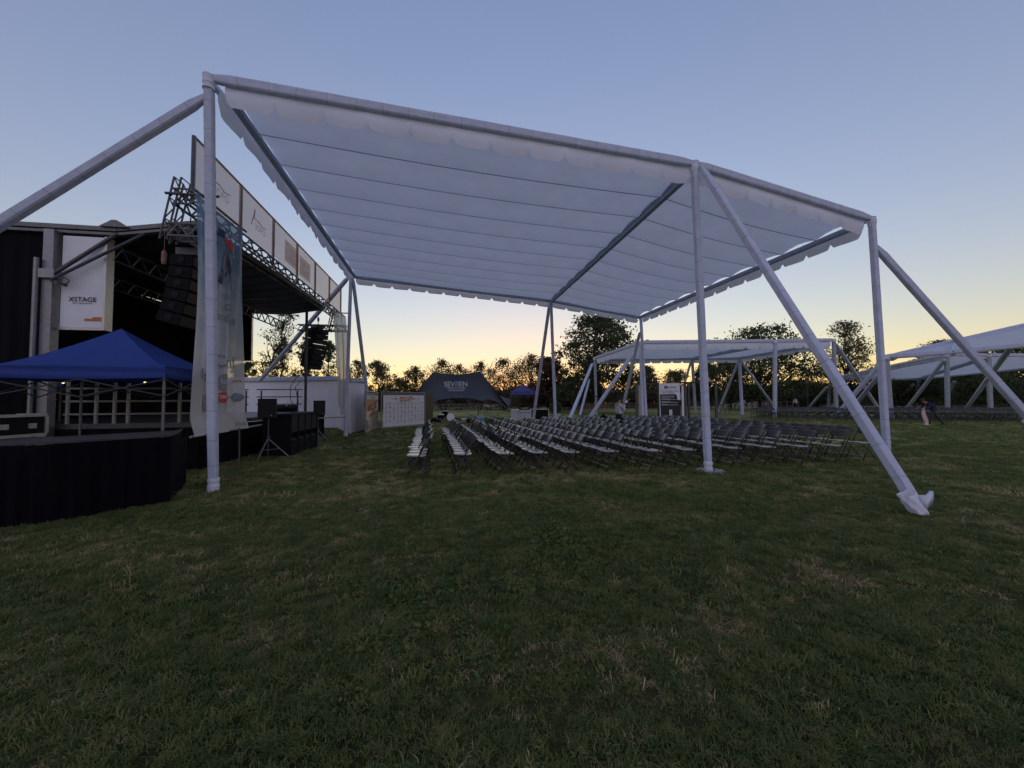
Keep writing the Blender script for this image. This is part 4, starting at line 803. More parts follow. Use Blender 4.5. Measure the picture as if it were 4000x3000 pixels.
b = MB(); pq(b, 0, 1, 0.80, 0.91, 0); pq(b, 0.0, 0.28, 0.15, 0.5, 0); pq(b, 0.86, 1, 0.5, 0.72, 0); pq(b, 0.18, 0.86, 0.50, 0.66, 1, 0.1, 0.035); pq(b, 0.18, 0.97, 0.43, 0.5, 0, 0.08, 0.034); pq(b, 0.18, 0.97, 0.34, 0.40, 1, 0.08, 0.035); pq(b, 0.0, 0.16, 0.06, 0.28, 2, 0, 0.036); pq(b, 0.8, 1.0, 0.1, 0.2, 2, 0, 0.036); pq(b, 0.82, 0.98, 0.25, 0.38, 2, 0, 0.036)
b.build('poster_print', [M['cream_print'], M['orange_print'], M['grey_print']], ps)
b = MB(); b.tb('15a', p0+dx*(W*0.5)+UZ*(HP*0.61), dx, UZ+dx*0, 0.42, 0, 0.04); b.tb('FERIDETE', p0+dx*(W*0.55)+UZ*(HP*0.505), dx, UZ, 0.28, 1, 0.045); b.tb('SOFO A.G.', p0+dx*(W*0.5)+UZ*(HP*0.86), dx, UZ, 0.2, 1, 0.04); b.build('poster_lettering', [M['white'], M['grey_print']], ps)
b = MB()
for q in (p0-dx*0.06, p1+dx*0.04): b.bar(q, q+UZ*(HP+0.1), 0.035, 8)
for z in (0.05, HP, HP+0.1): b.bar(p0-dx*0.06+UZ*z, p1+dx*0.04+UZ*z, 0.03, 8)
b.build('poster_frame', M['steel'], pg)

sg = thing('sponsor_wall', G(1580, 1668), 'wide white sponsor wall printed with rows of small logos', 'sign')
q0, q1 = G(1496, 1682), G(1656, 1668); dx = (q1-q0); dx.z = 0; W = dx.length; dx.normalize(); nrm = Vector((dx.y, -dx.x, 0))
zt0 = P(1499, 1543, q0.y).z; zb0 = P(1499, 1668, q0.y).z
b = MB(); b.grid(lambda u, v: q0+dx*(W*u)+UZ*(zb0+(zt0-zb0)*v)+nrm*(0.012*math.sin(7*u+3*v)), 14, 8); sh = b.build('printed_sheet', M['white_panel'], sg, True)
Hh = zt0-zb0
def lp_(u, v, off=0.035): return q0+dx*(W*u)+UZ*(zb0+Hh*v)+nrm*off
r_ = random.Random(4); b = MB()
def rect(u, v, wu, hv, mi, off=0.035): b.add([lp_(u-wu/2, v-hv/2, off), lp_(u+wu/2, v-hv/2, off), lp_(u+wu/2, v+hv/2, off), lp_(u-wu/2, v+hv/2, off)], [(0, 1, 2, 3)], mi)
for row in range(5):
    v0 = 0.74-row*0.14; x = 0.06 + (0 if row % 2 == 0 else 0.05)
    kinds = [0, 1, 2, 3, 4, 5, 0, 1, 2, 3, 4] if row % 2 == 0 else [3, 4, 5, 0, 1, 2, 3, 4, 5, 0, 1]
    for i, k in enumerate(kinds):
        u = 0.06+i*0.088
        if k == 0: b.tb('A', lp_(u, v0-0.02), dx, UZ, 0.13, 0, 0.001); rect(u, v0-0.055, 0.05, 0.018, 1)
        elif k == 1: rect(u-0.025, v0, 0.024, 0.034, 0); rect(u+0.018, v0, 0.05, 0.012, 0); rect(u, v0-0.06, 0.04, 0.03, 1)
        elif k == 2: rect(u, v0, 0.075, 0.014, 1); rect(u, v0-0.06, 0.07, 0.01, 1)
        elif k == 3: rect(u, v0+0.01, 0.055, 0.012, 1); rect(u, v0-0.012, 0.06, 0.012, 1); rect(u, v0-0.06, 0.06, 0.012, 1)
        elif k == 4: rect(u, v0, 0.04, 0.036, 0); rect(u, v0-0.06, 0.05, 0.011, 1)
        else: rect(u, v0, 0.016, 0.06, 0); b.lathe(lp_(u, v0-0.065, 0.03), [(0.05, 0), (0.05, 0.006)], 10, nrm, 0)
for u, k in ((0.2, 1), (0.28, 0), (0.71, 0), (0.86, 1)): rect(u, 0.88, 0.05, 0.05 if k == 0 else 0.03, k)
rect(0.76, 0.875, 0.06, 0.014, 0)
b.build('printed_logos', [M['grey_print'], mat('pale_logo_print', (0.36, 0.38, 0.42), 0.6)], sh)
b = MB(); b.add([lp_(0.37, 0.80, 0.04), lp_(0.67, 0.82, 0.04), lp_(0.67, 0.96, 0.04), lp_(0.37, 0.94, 0.04)], [(0, 1, 2, 3)]); b.build('orange_title', M['orange_print'], sh)
b = MB(); b.tb('FERIDETE 2023', lp_(0.52, 0.825, 0), dx+UZ*0.02, UZ, 0.155, 0, 0.046); b.tb('15a Edicion', lp_(0.52, 0.895, 0), dx+UZ*0.02, UZ, 0.13, 0, 0.046); b.build('title_lettering', M['white'], sh)
b = MB()
for q in (q0-dx*0.12, q1+dx*0.06): b.bar(q, q+UZ*(zt0+0.16), 0.035, 8); b.bar(q, q-nrm*0.8+UZ*0.03, 0.03, 6)
for z in (zb0-0.06, zt0+0.06, zt0+0.16): b.bar(q0-dx*0.12+UZ*z, q1+dx*0.06+UZ*z, 0.028, 8)
b.build('metal_frame', M['steel'], sg)

# big charcoal stretch tent
st = thing('stretch_tent', G(1790, 1640), 'big charcoal stretch tent with a white printed logo on its roof', 'tent')
z0_ = 31.0
L0, PK1, PK2 = P(1676, 1650, 28.5), P(1690, 1455, z0_), P(1876, 1451, z0_)
bot = [P(1600, 1560, 33), P(1684, 1576, 29.5), P(1712, 1562, 29.6), P(1760, 1555, 29.8), P(1830, 1554, 29.8), P(1872, 1563, 29.8), P(1888, 1568, 29.8), P(1896, 1559, 30), P(1925, 1562, 30.5), P(1985, 1592, 32)]
def ridge(u):
    pts_ = [P(1600, 1558, 33.2), PK1, P(1740, 1460, z0_), P(1783, 1463, z0_), P(1830, 1459, z0_), PK2, P(1920, 1505, z0_+0.4), P(1985, 1588, 32.2)]
    t = u*(len(pts_)-1); i = min(int(t), len(pts_)-2); return pts_[i].lerp(pts_[i+1], t-i)
def hem(u):
    t = u*(len(bot)-1); i = min(int(t), len(bot)-2); return bot[i].lerp(bot[i+1], t-i)
ridge_x = [ridge(k/70) for k in range(71)]
b = MB()
def fn(u, v):
    rr = ridge(u); # match ridge and hem by image column
    best = min((abs(hem(k/80).x/hem(k/80).y-rr.x/rr.y), k) for k in range(81))[1]
    hh = hem(best/80); p = rr.lerp(hh, v); return p + Vector((0, 0.5*math.sin(3.14*v), 0)) + Vector((0, 0, -0.1*math.sin(3.14*v)))
b.grid(fn, 70, 14); b.build('roof_front', M['grey_tent'], st, True)
b = MB(); b.grid(lambda u, v: ridge(u).lerp(ridge(u)+Vector((0.4*(u-0.5), 4.5, 0)) - UZ*(ridge(u).z-1.9)*0.7, v) + UZ*(-0.2*math.sin(3.14*v)), 40, 6); b.build('roof_back', M['grey_tent'], st, True)
b = MB(); drape(b, lambda u: P(1660+32*u, 1640, 29.3), 12, 0.0, 2.0, 0.04, 14, (0, -1, 0), 6); b.build('side_curtain', M['olive'], st, True)
for px in (1868,):
    b = MB(); q = G(px, 1628); b.bar(q, P(px+1, 1566, q.y), 0.045, 8); b.build('tent_pole', M['dark_steel'], st)
for px, pq_ in ((1877, 1560), (1893, 1562)):
    b = MB(); q = G(px, 1622); b.bar(q, P(px-6, pq_, q.y), 0.02, 6); b.build('tent_pole', M['dark_steel'], st)
b = MB(); b.bar(P(1985, 1592, 32), G(2010, 1618), 0.012, 5); b.bar(P(1893, 1565, 30), G(1912, 1635), 0.012, 5); b.build('guy_rope', M['pipe'], st)
lo = P(1783, 1509, 30.25); sc_ = lo.y/1500.0
b = MB()
LX, LZ = Vector((1, 0, 0)), Vector((0, -0.13, 1)).normalized()
b.tb('SEV', lo+LX*(-26*sc_), LX, LZ, 30*sc_*0.9, 0, 0.12); b.tb('EN', lo+LX*(28*sc_), LX, LZ, 30*sc_*0.9, 0, 0.12)
b.tb('PRODUCCIONES', lo-LZ*(9*sc_), LX, LZ, 9.5*sc_, 0, 0.12)
b.add([lo+LX*(-33*sc_)-LZ*(14*sc_)+Vector((0, -.12, 0)), lo+LX*(33*sc_)-LZ*(14*sc_)+Vector((0, -.12, 0)), lo+LX*(32*sc_)-LZ*(15.5*sc_)+Vector((0, -.12, 0)), lo+LX*(-32*sc_)-LZ*(15.5*sc_)+Vector((0, -.12, 0))], [(0, 1, 2, 3)])
b.add([lo+LX*(-31*sc_)-LZ*(17*sc_)+Vector((0, -.12, 0)), lo+LX*(31*sc_)-LZ*(17*sc_)+Vector((0, -.12, 0)), lo+LX*(30*sc_)-LZ*(18.5*sc_)+Vector((0, -.12, 0)), lo+LX*(-30*sc_)-LZ*(18.5*sc_)+Vector((0, -.12, 0))], [(0, 1, 2, 3)])
b.build('logo_lettering', M['silver_print'], st)
b = MB()
for k in range(3):
    o_ = lo+LX*((-6+k*6)*sc_)+Vector((0, -.13, 0)); b.add([o_, o_+LX*(3.5*sc_), o_+LX*(9*sc_)+LZ*(20*sc_), o_+LX*(5.5*sc_)+LZ*(20*sc_)], [(0, 1, 2, 3)])
b.build('logo_slashes', M['sky_print'], st)

# dark frame kiosk with the sumup board
kk = thing('display_kiosk', G(2620, 1628), 'black framed display kiosk holding a white and black printed board', 'kiosk')
KY = 33.0
def K(px, z, dy=0): 
    q = P(px, 1560, KY+dy); return Vector((q.x, q.y, z))
for px, dy in ((2487, 0), (2572, 1.6), (2677, 0), (2797, -1.2), (2592, -0.2), (2690, 1.4)):
    b = MB(); b.box(K(px, 1.47, dy), (0.16, 0.16, 2.94), (1, 0, 0), (0, 1, 0)); b.build('kiosk_post', M['dark_steel'], kk)
b = MB(); b.bar(K(2487, 2.9), K(2572, 2.95, 1.6), 0.07, 6); b.bar(K(2572, 2.95, 1.6), K(2677, 3.02), 0.07, 6); b.bar(K(2677, 3.0), K(2797, 3.0, -1.2), 0.07, 6); b.bar(K(2655, 3.05, -0.5), K(2690, 2.95, 1.4), 0.06, 6); b.build('kiosk_beam', M['dark_steel'], kk)
b = MB(); b.box(K(2501, 1.46, -0.1), (0.30, 0.05, 2.7), (1, 0, 0), (0, 1, 0)); b.build('pale_panel', [mat('tan_board', (0.36, 0.30, 0.25), 0.7, 0.1, 3)], kk)
bd0, bd1 = K(2576, 0, -0.5), K(2656, 0, -0.7); W = (bd1-bd0).length; dx = (bd1-bd0).normalized()
b = MB(); b.box((bd0+bd1)/2+UZ*1.52, (W, 0.08, 2.84), dx, Vector((-dx.y, dx.x, 0))); bo = b.build('board', M['white_panel'], kk)
def BQ(x, z, off=0.06): return bd0+dx*(W*x)+UZ*z+Vector((0, -off, 0))
b = MB(); b.add([BQ(0.04, 0.12), BQ(1.0, 0.12), BQ(1.0, 1.52), BQ(0.86, 1.55), BQ(0.84, 1.9), BQ(0.76, 2.02), BQ(0.02, 2.0)], [(0, 1, 2, 3, 4, 5, 6)]); b.add([BQ(0.24, 2.48), BQ(0.4, 2.48), BQ(0.4, 2.72), BQ(0.24, 2.72)], [(0, 1, 2, 3)]); b.build('black_artwork', M['black_print'], bo)
b = MB()
for i, (x1, z) in enumerate(((0.72, 1.84), (0.72, 1.75), (0.5, 1.62), (0.8, 1.56), (0.5, 1.38), (0.88, 1.31), (0.36, 1.16), (0.88, 1.1))): b.add([BQ(0.08, z, 0.07), BQ(x1, z, 0.07), BQ(x1, z+0.032, 0.07), BQ(0.08, z+0.032, 0.07)], [(0, 1, 2, 3)])
b.add([BQ(0.45, 0.1, 0.07), BQ(0.6, 0.1, 0.07), BQ(0.6, 0.72, 0.07), BQ(0.45, 0.72, 0.07)], [(0, 1, 2, 3)]); b.lathe(BQ(0.32, 2.6, 0.065), [(0.05, 0), (0.05, 0.004)], 8, (0, -1, 0)); b.build('white_artwork', M['silver_print'], bo)
b = MB(); b.tb('sumup', BQ(0.62, 2.54), dx, UZ, 0.24, 0, 0.0); b.tb('¿Por qué elegir Sumup', BQ(0.5, 2.24), dx, UZ, 0.15, 0, 0); b.tb('para tu negocio?', BQ(0.42, 2.1), dx, UZ, 0.15, 0, 0); b.build('lettering', M['navy_print'], bo)
b = MB(); b.box(K(2667, 1.45, -0.1), (0.2, 0.05, 2.6), (1, 0.3, 0), (-0.3, 1, 0)); b.build('side_panel', M['white_panel'], kk)

# ------------------------------------------------------------------ things on the far lawn
cn = thing('service_counter', G(2030, 1645), 'pale grey folding service counter with a white top behind the chairs', 'counter')
o = G(1996, 1645); b = MB(); b.box(o+Vector((0.25, 0.2, 0.42)), (0.5, 0.4, 0.84)); b.build('cabinet', M['grey_plastic'], cn)
b = MB(); b.box(o+Vector((0.3, 0.2, 0.86)), (0.65, 0.5, 0.04)); b.build('counter_top', M['white'], cn)
b = MB(); b.box(o+Vector((1.0, 0.25, 0.74)), (1.0, 0.05, 0.16)); b.box(o+Vector((1.0, 0.25, 0.35)), (1.0, 0.05, 0.5)); b.box(o+Vector((1.55, 0.25, 0.42)), (0.08, 0.08, 0.84)); b.build('front_panel', M['grey_plastic'], cn)
bc = thing('black_trunk', G(2110, 1640), 'tall black equipment trunk with pale rim behind the chairs', 'trunk')
o = G(2072, 1642); b = MB(); b.box(o+Vector((0.72, 0.3, 0.43)), (1.38, 0.6, 0.82)); b.build('trunk_body', M['blackbox'], bc)
b = MB(); b.box(o+Vector((0.72, 0.3, 0.865)), (1.46, 0.64, 0.05)); b.box(o+Vector((1.44, 0.0, 0.43)), (0.06, 0.06, 0.82)); b.box(o+Vector((0.0, 0.0, 0.43)), (0.06, 0.06, 0.82)); b.build('trunk_rim', M['alu'], bc)
dr = thing('drum_kit', G(1740, 1648), 'small heap of black drums with white rims on the lawn', 'drums')
for (px, py, rr, hh, ax_) in ((1722, 1646, 0.26, 0.52, 0), (1736, 1640, 0.18, 0.72, 0), (1744, 1640, 0.2, 0.7, 0), (1752, 1644, 0.30, 0.35, 1), (1758, 1640, 0.22, 0.58, 0)):
    o = G(px, py)
    b = MB()
    if ax_ == 0: b.lathe(o+UZ*(hh*0.35), [(rr, 0), (rr, hh*0.62)], 16)
    else: b.lathe(o+UZ*rr+Vector((0, 0.2, 0)), [(rr, 0), (rr, hh)], 18, (0.5, -1, 0))
    dd = b.build('drum_shell', M['blackbox'], dr)
    b = MB()
    if ax_ == 0: b.lathe(o+UZ*(hh*0.97), [(rr*1.05, 0), (rr*1.05, 0.05), (rr*0.9, 0.055)], 16); [b.bar(o+Vector((math.cos(t)*rr*1.3, math.sin(t)*rr*1.3, 0)), o+UZ*hh*0.5+Vector((math.cos(t)*rr, math.sin(t)*rr, 0)), 0.012, 5) for t in (0.5, 2.6, 4.7)]
    else: b.lathe(o+UZ*rr+Vector((0.17, -0.14, 0)), [(rr*1.06, 0), (rr*1.06, 0.05), (rr*0.9, 0.06)], 18, (0.5, -1, 0))
    b.build('drum_rim', M['white'], dd)
bgm = thing('fabric_bag', G(1700, 1650), 'black slumped bag lying left of the drums', 'bag')
b = MB(); o = G(1700, 1650); b.grid(lambda u, v: o+Vector((-0.5+1.0*u, -0.25+0.5*v, 0.28*math.sin(3.14*u)**0.7*math.sin(3.14*v)**0.7*(1+0.3*math.sin(u*11+v*7)))), 14, 10); b.build('bag_body', M['black_cloth'], bgm, True)
b = MB(); b.path([o+Vector((-0.25+0.5*t, -0.1, 0.24+0.12*math.sin(3.14*t))) for t in np.linspace(0, 1, 8)], 0.015, 5); b.build('bag_strap', M['dark_steel'], bgm)
tb_ = thing('tool_crate', G(1843, 1650), 'black open tool crate with a hoop handle on the lawn', 'crate')
o = G(1843, 1652); b = MB(); b.prism([o+Vector((-0.38, -0.2, 0)), o+Vector((0.38, -0.2, 0)), o+Vector((0.38, 0.2, 0)), o+Vector((-0.38, 0.2, 0))], UZ*0.28); b.build('crate_body', M['blackbox'], tb_)
b = MB(); b.path([o+Vector((-0.36+0.72*t, 0, 0.28+0.24*math.sin(3.14*t)**0.5)) for t in np.linspace(0, 1, 10)], 0.03, 6); b.build('handle', M['dark_steel'], tb_)
for k, (px, py) in enumerate(((1869, 1651), (1876, 1649), (1885, 1650))):
    o = G(px, py); wj = thing('water_jug', o, ['leftmost of the three blue water jugs by the tool crate', 'middle of the three blue water jugs by the tool crate', 'rightmost of the three blue water jugs by the tool crate'][k], 'water jug', 'blue water jugs')
    b = MB(); b.lathe(o, [(0.12, 0), (0.135, 0.02), (0.135, 0.14), (0.125, 0.16), (0.135, 0.18), (0.135, 0.32), (0.09, 0.39), (0.03, 0.42), (0.03, 0.46)], 14); b.build('jug_body', M['water_blue'], wj, True)
    b = MB(); b.lathe(o+UZ*0.46, [(0.034, 0), (0.034, 0.04)], 10); b.build('jug_cap', M['white'], wj)
wbx = thing('bottle_crate', G(1815, 1648), 'small white crate at the left of the tool crate', 'crate'); o = G(1815, 1648)
b = MB(); b.prism([o+Vector((-0.16, -0.12, 0)), o+Vector((0.16, -0.12, 0)), o+Vector((0.22, 0.16, 0)), o+Vector((-0.22, 0.16, 0))], UZ*0.22+Vector((0, 0, 0))); b.build('crate_body', M['grey_plastic'], wbx)
b = MB(); b.box(o+UZ*0.24, (0.48, 0.4, 0.05)); b.build('crate_rim', M['white'], wbx)
bg_ = thing('peaked_bag', P(2357, 1632, 17.5), 'small black peaked bag standing on a chair in the back rows', 'bag')
o = P(2357, 1638, 17.5); b = MB(); b.lathe(o, [(0.22, 0), (0.2, 0.06), (0.12, 0.14), (0.05, 0.2), (0.02, 0.24)], 12); b.build('bag_body', M['black_cloth'], bg_, True)
b = MB(); b.bar(o+UZ*0.22, o+UZ*0.29, 0.012, 6); b.build('bag_loop', M['dark_steel'], bg_)

# topiary bush in a tub
tp_ = thing('topiary_bush', G(2170, 1640), 'round dark green clipped bush in a tub behind the wrapped post', 'bush'); o = G(2172, 1640)
b = MB(); b.lathe(o, [(0.3, 0), (0.36, 0.5), (0.38, 0.52)], 14); b.build('tub', M['grey_plastic'], tp_)
b = MB(); q = random.Random(8)
for k in range(1600):
    d = Vector((q.gauss(0, 1), q.gauss(0, 1), q.gauss(0, 1))).normalized(); c = o+UZ*1.0+d*(0.5*q.uniform(0.75, 1.05)); a = Vector((q.gauss(0, 1), q.gauss(0, 1), q.gauss(0, 1))).normalized()*0.05; t = d.cross(a).normalized()*0.03; b.add([c-a, c+t, c+a, c-t], [(0, 1, 2, 3)])
b.build('foliage', M['leaf'], tp_)
b = MB(); b.bar(o+UZ*0.4, o+UZ*1.0, 0.05, 6); b.build('stem', M['bark'], tp_)

# bicycle
bk = thing('bicycle', G(2822, 1618), 'pale bicycle leaning by the right post of the kiosk', 'bicycle'); o = G(2822, 1618); X = Vector((1, 0.1, 0)).normalized()
for dx_ in (-0.5, 0.55):
    b = MB(); c = o+X*dx_+UZ*0.33; b.path([c+X*(0.32*math.cos(t))+UZ*(0.32*math.sin(t)) for t in np.linspace(0, 6.283, 19)], 0.022, 5); wh = b.build('wheel', M['tyre'], bk)
    b = MB(); [b.bar(c, c+X*(0.3*math.cos(t))+UZ*(0.3*math.sin(t)), 0.004, 3) for t in np.linspace(0, 6.283, 13)]; b.build('spokes', M['steel'], wh)
b = MB(); bb, se, hd = o+X*-0.05+UZ*0.3, o+X*-0.2+UZ*0.85, o+X*0.38+UZ*0.82
for p_, q_ in ((bb, se), (bb, hd), (se, hd), (o+X*-0.5+UZ*0.33, bb), (o+X*-0.5+UZ*0.33, se), (o+X*0.55+UZ*0.33, hd)): b.bar(p_, q_, 0.024, 6)
b.build('frame', M['pipe'], bk)
b = MB(); b.bar(hd, hd+UZ*0.22, 0.016, 6); b.bar(hd+UZ*0.22+Vector((0, -0.25, 0)), hd+UZ*0.22+Vector((0, 0.25, 0)), 0.015, 6); b.build('handlebar', M['pipe'], bk)
b = MB(); b.box(se+UZ*0.08, (0.26, 0.14, 0.06)); b.bar(se, se+UZ*0.06, 0.014, 6); b.build('saddle', M['blackbox'], bk)

# ------------------------------------------------------------------ chairs
CH = {}
def chair_meshes():
    b = MB()      # seat: rounded plate
    n = 28; out = []
    for i in range(n):
        a = 2*math.pi*i/n; ca, sa = math.cos(a), math.sin(a); e = 0.5; out.append((math.copysign(abs(ca)**e, ca)*0.195, math.copysign(abs(sa)**e, sa)*0.205))
    top = [Vector((x*0.93, y*0.93, 0.455+0.02*(y+0.2)/0.4 - 0.0)) for x, y in out]; mid = [Vector((x, y, 0.445+0.02*(y+0.2)/0.4)) for x, y in out]; bot = [Vector((x*0.96, y*0.96, 0.425+0.02*(y+0.2)/0.4)) for x, y in out]; inn = [Vector((x*0.5, y*0.5, 0.449+0.02*(y+0.2)/0.4)) for x, y in out]
    vs = inn+top+mid+bot; fs = [tuple(range(n))] + [(k*n+i, (k+1)*n+i, (k+1)*n+(i+1) % n, k*n+(i+1) % n) for k in range(3) for i in range(n)] + [tuple(reversed(range(3*n, 4*n)))]
    b.add(vs, fs); CH['seat'] = b
    b = MB()      # backrest: curved rounded plate between the posts
    def bf(u, v, off):
        x = -0.225+0.45*u; rx = abs(2*u-1); z = 0.675+0.155*v
        if rx > 0.78: k = (rx-0.78)/0.22; z = 0.7525 + (z-0.7525)*math.sqrt(max(0.0, 1-k*k*0.8))
        y = -0.275 + 0.045*0 - 0.04*(1-(2*u-1)**2) - 0.58*(z-0.83) - 0.0
        return Vector((x, y-0.02+off, z))
    nu, nv = 14, 6; f_ = [bf(i/nu, j/nv, 0.013) for j in range(nv+1) for i in range(nu+1)]; bk_ = [bf(i/nu, j/nv, -0.013) for j in range(nv+1) for i in range(nu+1)]; m0 = len(f_)
    fs = [(j*(nu+1)+i, (j+1)*(nu+1)+i, (j+1)*(nu+1)+i+1, j*(nu+1)+i+1) for j in range(nv) for i in range(nu)]; fs += [tuple(m0+k for k in reversed(q)) for q in fs]
    edge = [i for i in range(nu+1)] + [j*(nu+1)+nu for j in range(1, nv+1)] + [nv*(nu+1)+i for i in range(nu-1, -1, -1)] + [j*(nu+1) for j in range(nv-1, 0, -1)]
    fs += [(edge[k], edge[(k+1) % len(edge)], m0+edge[(k+1) % len(edge)], m0+edge[k]) for k in range(len(edge))]
    b.add(f_+bk_, fs); CH['backrest'] = b
    for sx, nm in ((-1, 'l'), (1, 'r')):
        b = MB(); b.bar((sx*0.215, 0.20, 0), (sx*0.215, -0.05, 0.44), 0.013, 6); b.bar((sx*0.215, -0.05, 0.44), (sx*0.215, -0.275, 0.82), 0.013, 6); CH['p'+nm] = b
        b = MB(); b.bar((sx*0.19, 0.15, 0.43), (sx*0.19, -0.10, 0.20), 0.011, 6); b.bar((sx*0.19, -0.10, 0.20), (sx*0.19, -0.27, 0), 0.011, 6); CH['s'+nm] = b
    b = MB(); b.bar((-0.215, 0.135, 0.115), (0.215, 0.135, 0.115), 0.010, 6); CH['bar1'] = b
    b = MB(); b.bar((-0.19, -0.215, 0.07), (0.19, -0.215, 0.07), 0.009, 6); CH['bar2'] = b
chair_meshes()
chair0 = bpy.data.objects.new('folding_chair', None); COL.objects.link(chair0); ORG[chair0] = Vector((0, 0, 0)); chair0.empty_display_size = 0.2
KIDS[chair0] = [CH['seat'].build('seat', M['chair_seat'], chair0, True), CH['backrest'].build('backrest', M['chair'], chair0, True)] + [CH[k].build('back_post', M['chair_metal'], chair0, True) for k in ('pl', 'pr')] + [CH[k].build('rear_leg', M['chair_metal'], chair0, True) for k in ('sl', 'sr')] + [CH['bar1'].build('front_stretcher', M['chair_bar'], chair0, True), CH['bar2'].build('rear_stretcher', M['chair_metal'], chair0, True)]
R1 = Vector((-0.214, 0.977, 0)).normalized()
starts = [(-2.12, 8.50), (-1.10, 8.66), (-0.22, 8.74), (0.56, 8.86), (1.32, 8.92), (2.22, 8.98), (3.20, 9.06), (4.12, 9.18), (5.28, 9.45), (6.22, 9.55), (7.12, 9.62), (8.08, 9.78), (9.25, 10.35)]
counts = [17, 17, 18, 19, 19, 19, 20, 20, 20, 20, 20, 20, 19]
first = True; yawf = math.atan2(-R1.x, R1.y)     # row direction
cr = random.Random(12); TOTAL = 0
for ri, ((x, y), n) in enumerate(zip(starts, counts)):
    for k in range(n):
        s = k*0.485 + (0.22 if k >= 10 else 0) + cr.gauss(0, 0.02)
        p = Vector((x, y, 0)) + R1*s + Vector((R1.y, -R1.x, 0))*cr.gauss(0, 0.025)
        c = chair0 if first else copy_tree(chair0); first = False
        c.location = p; c.rotation_euler = (0, 0, math.pi/2 + yawf*1.0 + cr.gauss(0, 0.065))
        tag(c, 'black folding chair, %s from the near end of the %s row from the stage' % (ORD[k+1], ORD[ri+1]), 'chair', 'black folding chairs'); TOTAL += 1
# far rows beyond, single-mesh chairs
fbm = MB()
for k in ('seat', 'backrest', 'pl', 'pr', 'sl', 'sr', 'bar1', 'bar2'): fbm.add(CH[k].v, CH[k].f)
fme = None
far0 = (Vector((19.6, 31.2, 0)), Vector((34.5, 22.6, 0))); fd = (far0[1]-far0[0]).normalized(); fn_ = Vector((-fd.y, fd.x, 0)); fn_ = fn_ if fn_.y > 0 else -fn_
fyaw = math.atan2(fd.y, fd.x)
nfar = 0
for row in range(2):
    for k in range(25):
        if TOTAL + nfar >= 299: break
        p = far0[0] + fd*(0.60*k+cr.gauss(0, 0.03)+0.2*row) + fn_*(0.95*row)
        if fme is None:
            o = fbm.build('folding_chair', M['chair_metal']); fme = o.data
        else:
            o = bpy.data.objects.new('folding_chair', fme); COL.objects.link(o)
        o.location = p; o.rotation_euler = (0, 0, fyaw+math.pi+cr.gauss(0, 0.08)); nfar += 1
        tag(o, 'small black folding chair, %s from left in the %s far row beyond the canopies' % (ORD[k+1], ORD[row+1]), 'chair', 'far black folding chairs')
b = MB()
for row in range(2, 7):
    for k in range(26):
        p = far0[0] + fd*(0.60*k+cr.gauss(0, 0.03)+0.2*row) + fn_*(0.95*row); mt = Matrix.Translation(p) @ Matrix.Rotation(fyaw+math.pi+cr.gauss(0, 0.08), 4, 'Z')
        b.add([mt @ Vector(v) for v in fbm.v], fbm.f)
fo_ = b.build('far_folding_chairs', M['chair_metal'], kind='stuff'); tag(fo_, 'packed dark rows of folding chairs deep under the right-hand tents', 'chairs')

# ------------------------------------------------------------------ people
def person(name, joints, edges, radii, cols, mats, loc, yaw, label, hair):
    me = bpy.data.meshes.new('body'); names = list(joints); ix = {k: i for i, k in enumerate(names)}
    me.from_pydata([joints[k] for k in names], [(ix[a], ix[c]) for a, c in edges], [])
    o = bpy.data.objects.new('tmp', me); COL.objects.link(o)
    sk = o.modifiers.new('skin', 'SKIN'); sk.use_smooth_shade = True; ss = o.modifiers.new('sub', 'SUBSURF'); ss.levels = 1; ss.render_levels = 1
    if not me.skin_vertices: me.skin_vertices.new()
    for k in names:
        rr = radii[k]; me.skin_vertices[0].data[ix[k]].radius = rr if isinstance(rr, tuple) else (rr, rr)
    me.skin_vertices[0].data[ix['pelvis']].use_root = True
    dg = bpy.context.evaluated_depsgraph_get(); nm = bpy.data.meshes.new_from_object(o.evaluated_get(dg)); bpy.data.objects.remove(o)
    for m_ in mats: nm.materials.append(m_)
    J = [(Vector(joints[a]), Vector(joints[c]), cols.get((a, c), 0)) for a, c in edges]
    for pf in nm.polygons:
        c = pf.center; best = 1e9; bi = 0
        for a, d, mi in J:
            t = max(0, min(1, (c-a).dot(d-a)/max(1e-9, (d-a).length_squared))); q = (a+(d-a)*t-c).length
            if q < best: best = q; bi = mi
        pf.material_index = bi
    ob = bpy.data.objects.new(name, nm); COL.objects.link(ob); ob.location = loc; ob.rotation_euler = (0, 0, yaw); tag(ob, label, 'person'); ORG[ob] = Vector((0, 0, 0))
    hc, hr = hair; b = MB(); b.grid(lambda u, v: Vector(hc)+Vector((hr*math.cos(u*6.283)*math.sin(v*1.9+0.01), hr*1.1*math.sin(u*6.283)*math.sin(v*1.9+0.01), hr*1.1*math.cos(v*1.9+0.01))), 16, 8); b.build('hair', M['hair'], ob, True)
    return ob
